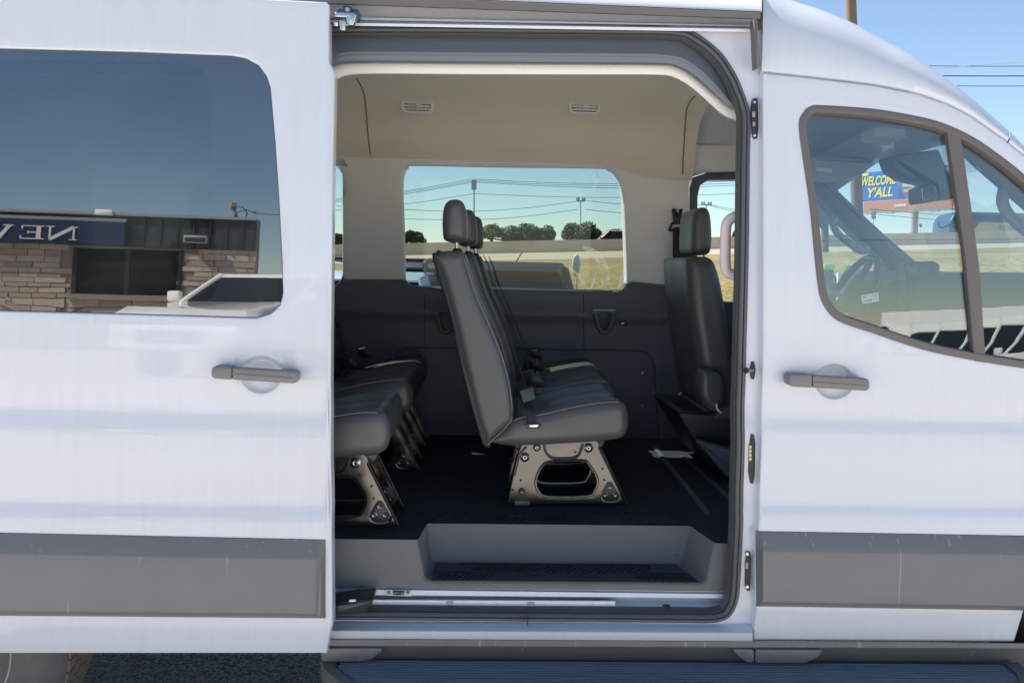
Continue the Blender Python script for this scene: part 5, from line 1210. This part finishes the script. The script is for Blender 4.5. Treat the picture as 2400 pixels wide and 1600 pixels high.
# ---- trees along the highway
def tree(px, py0, py1, wpx, Y, m, label, seed, n=2600, hang=0):
    rnd = random.Random(seed); s = (Y - CAM.y) / FPX
    base_ = at(px, py1 + 6, Y); top = at(px, py0, Y).z; h = top - base_.z; rx = wpx * s / 2
    e = empty('roadside_tree', tuple(base_)); v = []; f = []
    tube('trunk', [base_ - Vector((0, 0, 1.5)), base_ + Vector((.1, 0, h * .35)), base_ + Vector((0, 0, h * .7))], .22, BARK, e, 8, taper=.08)
    cl_ = [(rnd.gauss(0, .45) * rx, rnd.gauss(0, .4) * rx * .7, h * (.18 + .66 * rnd.random() ** .8), rx * rnd.uniform(.22, .42)) for _ in range(18)]
    cl_ = [(x, y, z * (1 - .35 * (abs(x) / rx) ** 2), r) for x, y, z, r in cl_]
    for x, y, z, r in cl_[:6]: tube('limb', [base_ + Vector((0, 0, h * .25)), base_ + Vector((x, y, z))], .07, BARK, e, 5)
    for i in range(int(n * 2.2)):
        x, y, z, r = rnd.choice(cl_)
        d = Vector((rnd.gauss(0, 1), rnd.gauss(0, 1), rnd.gauss(0, 1))).normalized() * r * rnd.random() ** .4
        c = base_ + Vector((x, y, z)) + d; c.z = max(c.z, base_.z)
        if c.z > top + .3: continue
        a = Vector((rnd.gauss(0, 1), rnd.gauss(0, 1), rnd.gauss(0, 1))).normalized(); b = a.orthogonal().normalized(); l = rnd.uniform(.05, .115)
        k = len(v); v += [c - a * l - b * l * .5, c + a * l - b * l * .5, c + a * l + b * l * .5, c - a * l + b * l * .5]; f.append([k, k + 1, k + 2, k + 3])
    put('crown', v, f, m, e, 0); tag(e, label, 'tree', 'trees along the highway'); return e
tree(965, 544, 566, 60, 70, LEAF, 'low rounded green tree at the rear end of the middle window', 1)
tree(1150, 525, 564, 62, 72, LEAF2, 'sparse yellowing tree beside the headrests', 2, 1500)
tree(1240, 533, 563, 110, 72, LEAF, 'wide dense green bush in the middle of the window', 3, 4200)
tree(1355, 527, 562, 100, 71, LEAF, 'dense green bush growing round the power pole', 4, 3800)
tree(1190, 548, 564, 40, 74, LEAF, 'small green bush between two larger trees', 5, 900)
tree(790, 548, 567, 50, 72, LEAF, 'green tree at the edge of the rear side window', 6, 1500)
tree(1728, 540, 556, 26, 73, LEAF, 'small green tree inside the loop of the grab handle', 7, 900)

# ---- charging post, marker post and an oval stand-in behind the van
cp = empty('charging_post', tuple(at(1940, 700, 6.5)))
prism('cabinet', rpoly(axz([(1929, 630), (1951, 629), (1952, 720), (1930, 720)], 6.4), .01), 6.36, 6.5, mat('charger_grey', (.10, .12, .15), .5), cp, .01)
prism('cap', rpoly(axz([(1927, 620), (1951, 619), (1952, 630), (1928, 631)], 6.4), .008), 6.34, 6.52, mat('charger_green', (.22, .55, .10), .5), cp, .006)
tube('hose', cr([at(a, b, 6.33) for a, b in ((1950, 650), (1957, 648), (1958, 665), (1950, 690))], 5), .012, BLACKP, cp, 6)
a = at(1940, 720, 6.43); box('post', (a.x, 6.43, a.z / 2), (.07, .08, a.z + .02), BLACKM, cp)
tag(cp, 'slim dark charging post with a bright green cap behind the cab', 'charger')
a = at(1966, 640, 6.6); mk = box('marker_post', (a.x, 6.6, a.z / 2), (.035, .04, a.z), mat('marker_white', (.7, .7, .68), .6), None, bev=.004); tag(mk, 'short white marker post beside the charging post', 'post')
a = at(1351, 622, 5.6); om = empty('oval_stand_in', (a.x, 5.6, 0))  # stand-in for an unclear white oval beyond the window
prism('disc', [(a.x + .040 * math.cos(t), a.z + .105 * math.sin(t)) for t in np.linspace(0, 2 * math.pi, 25)[:-1]], 5.58, 5.62, mat('oval_cream', (.72, .68, .58), .35), om, .008)
prism('disc_inset', [(a.x + .008 + .022 * math.cos(t), a.z + .070 * math.sin(t)) for t in np.linspace(0, 2 * math.pi, 25)[:-1]], 5.575, 5.6, mat('oval_grey', (.45, .47, .5), .3), om, .003)
tube('stem', [(a.x + .01, 5.605, 0), (a.x + .01, 5.605, a.z - .08)], .004, BLACKM, om, 6)
tag(om, 'stand-in white oval reflector on a thin black stem behind the middle window', 'disc')

# ================================================================== behind the photographer: mirrored in the van's glass
P0 = refl(0, 491, DOFF, -14.0); P1 = refl(545, 547, DOFF, -14.5)
FU = Vector((P1.x - P0.x, P1.y - P0.y, 0)).normalized(); FN = Vector((-FU.y, FU.x, 0))
if FN.y < 0: FN = -FN
def ruv(px, py):
    p = side(px, py, DOFF); d = (p - CAM).normalized(); n = Vector((0, -1, float(profd(p.z)))).normalized(); r = d - 2 * d.dot(n) * n
    o = Vector((P0.x, P0.y, 0)); t = (o - p).dot(FN) / r.dot(FN); q = p + r * t
    return (q - o).dot(FU), q.z
def fpt(u, z, out=0.): return Vector((P0.x, P0.y, 0)) + FU * u + Vector((0, 0, z)) + FN * out
bd = empty('dealership_building', tuple(fpt(0, 0)))
RZ = Matrix.Rotation(math.atan2(FU.y, FU.x), 3, 'Z')
def fbox(name, u0, u1, z0, z1, o0, o1, m, parent=None, bev=0.):
    c = fpt((u0 + u1) / 2, (z0 + z1) / 2, (o0 + o1) / 2); return box(name, tuple(c), (abs(u1 - u0), abs(o1 - o0), abs(z1 - z0)), m, parent or bd, RZ, bev)
STONES = [mat('stone_%d' % i, c_, .9, var=.18, vscale=3, bump=.3, bscale=20) for i, c_ in enumerate(((.40, .32, .26), (.34, .27, .22), (.46, .37, .30)))]
MORT = mat('mortar', (.26, .22, .19), .95); NAVY = mat('sign_navy', (.010, .022, .075), .4); FASC = mat('dark_metal_fascia', (.035, .037, .042), .5); SIGNW = mat('sign_letter', (.62, .62, .60), .5)
ue, ze = ruv(545, 547); _, z_eave = ruv(150, 497); u_sr, z_s1 = ruv(300, 523); _, z_s0 = ruv(150, 573); uw0, zw1 = ruv(170, 580); uw1, _ = ruv(425, 640); _, zw0 = ruv(300, 690)
uL, uR = -9.0, ruv(598, 600)[0]
wl_ = fbox('wall', uL, uR, 0, z_s0 + .1, -.5, -.06, MORT)
random.seed(3)
zz = 1.0
while zz < z_s0 - .02:
    hh = random.choice((.11, .14, .17)); uu = -1.0 + random.random() * .3
    while uu < uR:
        w_ = random.uniform(.25, .6)
        if not (uw0 - .05 < uu + w_ / 2 < uw1 + .05 and zw0 - .03 < zz + hh / 2):
            u0_, u1_ = uu + .008, min(uu + w_ - .008, uR)
            if u0_ < uw0 < u1_ and zz + hh / 2 > zw0: u1_ = uw0 - .01
            fbox('stone', u0_, u1_, zz + .008, min(zz + hh - .008, z_s0), -.1, random.uniform(-.045, -.02), random.choice(STONES), wl_)
        uu += w_
    zz += hh
wn = fbox('window', uw0, uw1, zw0, zw1, -.12, -.055, mat('shop_window_glass', (.006, .007, .009), .12, spec=.25))
for u in (uw0, (uw0 + uw1) / 2 - .05, uw1 - .08): fbox('mullion', u, u + .08, zw0, zw1, -.12, -.03, BLACKP, wn)
fbox('sill', uw0 - .05, uw1 + .05, zw0 - .1, zw0, -.12, .03, MORT, wn)
fbox('sign_band', uL, u_sr, z_s0, z_s1, -.3, .22, NAVY)
fbox('sign_soffit', uL, u_sr, z_s1, z_s1 + .09, -.3, .16, GALV)
fbox('eave', uL, uR, z_eave - .05, z_eave + .02, -.6, .1, GALV)
k = 0; u = uL
fbox('fascia_back', uL, uR, z_s0 + .02, z_eave - .05, -.5, -.02, FASC)
u = u_sr
while u < uR - .05:
    fbox('fascia_panel', u + .006, min(u + .30, uR), z_s0 - .02, z_eave - .05, -.02, .02, FASC, None, .004); fbox('fascia_rib', u - .012, u + .012, z_s0 - .02, z_eave - .05, -.02, .055, FASC); u += .306
u, z = ruv(462, 562); lf_ = fbox('flood_lamp', u - .22, u + .22, z - .10, z + .10, .05, .2, GALV, None, .02); fbox('lamp_lens', u - .19, u + .19, z - .08, z + .04, .19, .21, BLACKP, lf_)
u, z = ruv(247, 503); fbox('roof_lamp', u - .16, u + .16, z - .03, z + .12, .0, .15, BEIGE, None, .02)
# sign letters with slab serifs
def letter(name, strokes, u0, z0, w, h):
    bm = bmesh.new()
    for (a, b, c, d, t) in strokes:       # from (a,b) to (c,d) with half width t
        p, q = Vector((a * w, b * h)), Vector((c * w, d * h)); dr = (q - p).normalized(); nn = Vector((-dr.y, dr.x)) * t * h
        vs = [bm.verts.new(fpt(u0 - x.x, z0 + x.y, o)) for o in (.225, .245) for x in (p - nn, q - nn, q + nn, p + nn)]
        for f_ in ((0, 1, 2, 3), (7, 6, 5, 4), (0, 4, 5, 1), (1, 5, 6, 2), (2, 6, 7, 3), (3, 7, 4, 0)): bm.faces.new([vs[i] for i in f_])
    return put_bm(name, bm, SIGNW, bd, 0)
un, zn = ruv(190, 562); un2, zn2 = ruv(120, 532); hN = (ruv(155, 532)[1] - ruv(155, 563)[1]); wN = abs(un - un2)
uE, _ = ruv(113, 560); uE2, _ = ruv(57, 530); zN = ruv(150, 564)[1]
letter('sign_letter', [(.12, 0, .12, 1, .05), (.88, 0, .88, 1, .05), (.12, .98, .88, .02, .11), (0, .03, .26, .03, .035), (0, .97, .2, .97, .035), (.74, .97, 1, .97, .035)], un, zN, wN, hN)
letter('sign_letter', [(.22, 0, .22, 1, .11), (.0, .03, .95, .03, .035), (0, .97, .9, .97, .035), (.22, .5, .65, .5, .04), (.93, .0, .93, .26, .035), (.88, .74, .88, 1, .035), (.64, .38, .64, .62, .03)], uE, zN, abs(uE2 - uE), hN)
uW, _ = ruv(44, 530)
letter('sign_letter', [(.08, 1, .3, 0, .10), (.3, 0, .5, .9, .05), (.5, .9, .7, 0, .10), (.7, 0, .92, 1, .05), (0, .97, .22, .97, .035), (.4, .97, .6, .97, .035), (.8, .97, 1, .97, .035)], uW, zN, wN * 1.5, hN)
tag(bd, 'stone dealership building with navy sign band reading NEW', 'building')
# drop pole with its service cable
a = refl(572, 582, DOFF, -19); b = refl(545, 482, DOFF, -19); e = empty('service_pole', (a.x, a.y, 0)); tube('shaft', [(a.x + .35, a.y, 0), (a.x, a.y, a.z), (b.x, b.y, b.z)], .06, GALV, e, 8)
lathe('pole_cap', [(0, -.1), (.1, -.1), (.1, .1), (0, .15)], b, (0, 0, 1), GALV, e, 8)
tube('cable_coil', cr([b + Vector((x * .5, .1, z * .5)) for x, z in ((0, -.2), (.5, -.1), (.8, -.6), (.5, -1.2), (.2, -.7), (.7, -.3), (1.2, -.55))], 5), .015, WIRE, e, 5)
tag(e, 'thin service pole with looping cable beside the stone building', 'pole')
a = refl(600, 495, DOFF, -19); c2 = refl(655, 504, DOFF, -19); o = tube('power_line', cr([b + Vector((.6, .1, -.28)), a, c2, c2 + Vector((6, 0, -.2)), c2 + Vector((20, 0, .4))], 5), .014, WIRE, None, 5); tag(o, 'service cable running from the thin pole behind the photographer', 'power line')
# white pickup facing the van
a = refl(560, 690, DOFF, -8.2); c = car('pickup_truck', (-2.75, -10.9, 0), R(112), WHITE, 5.6, 2.0, 1.93, 'bigtruck'); tag(c, 'white pickup truck parked before the stone building', 'truck')
# row of white vans
for k in range(6):
    a = refl(2075 + k * 72, 745, .013, -30 + k * 2.2, .0135)
    c = car('parked_van', (a.x + 1.2, a.y, 0), R(146 + 3 * (k % 3)), WHITE, 5.5, 2.0, 2.45, 'van'); tag(c, 'white cargo van parked in the row mirrored in the front window', 'van', 'row of white vans')
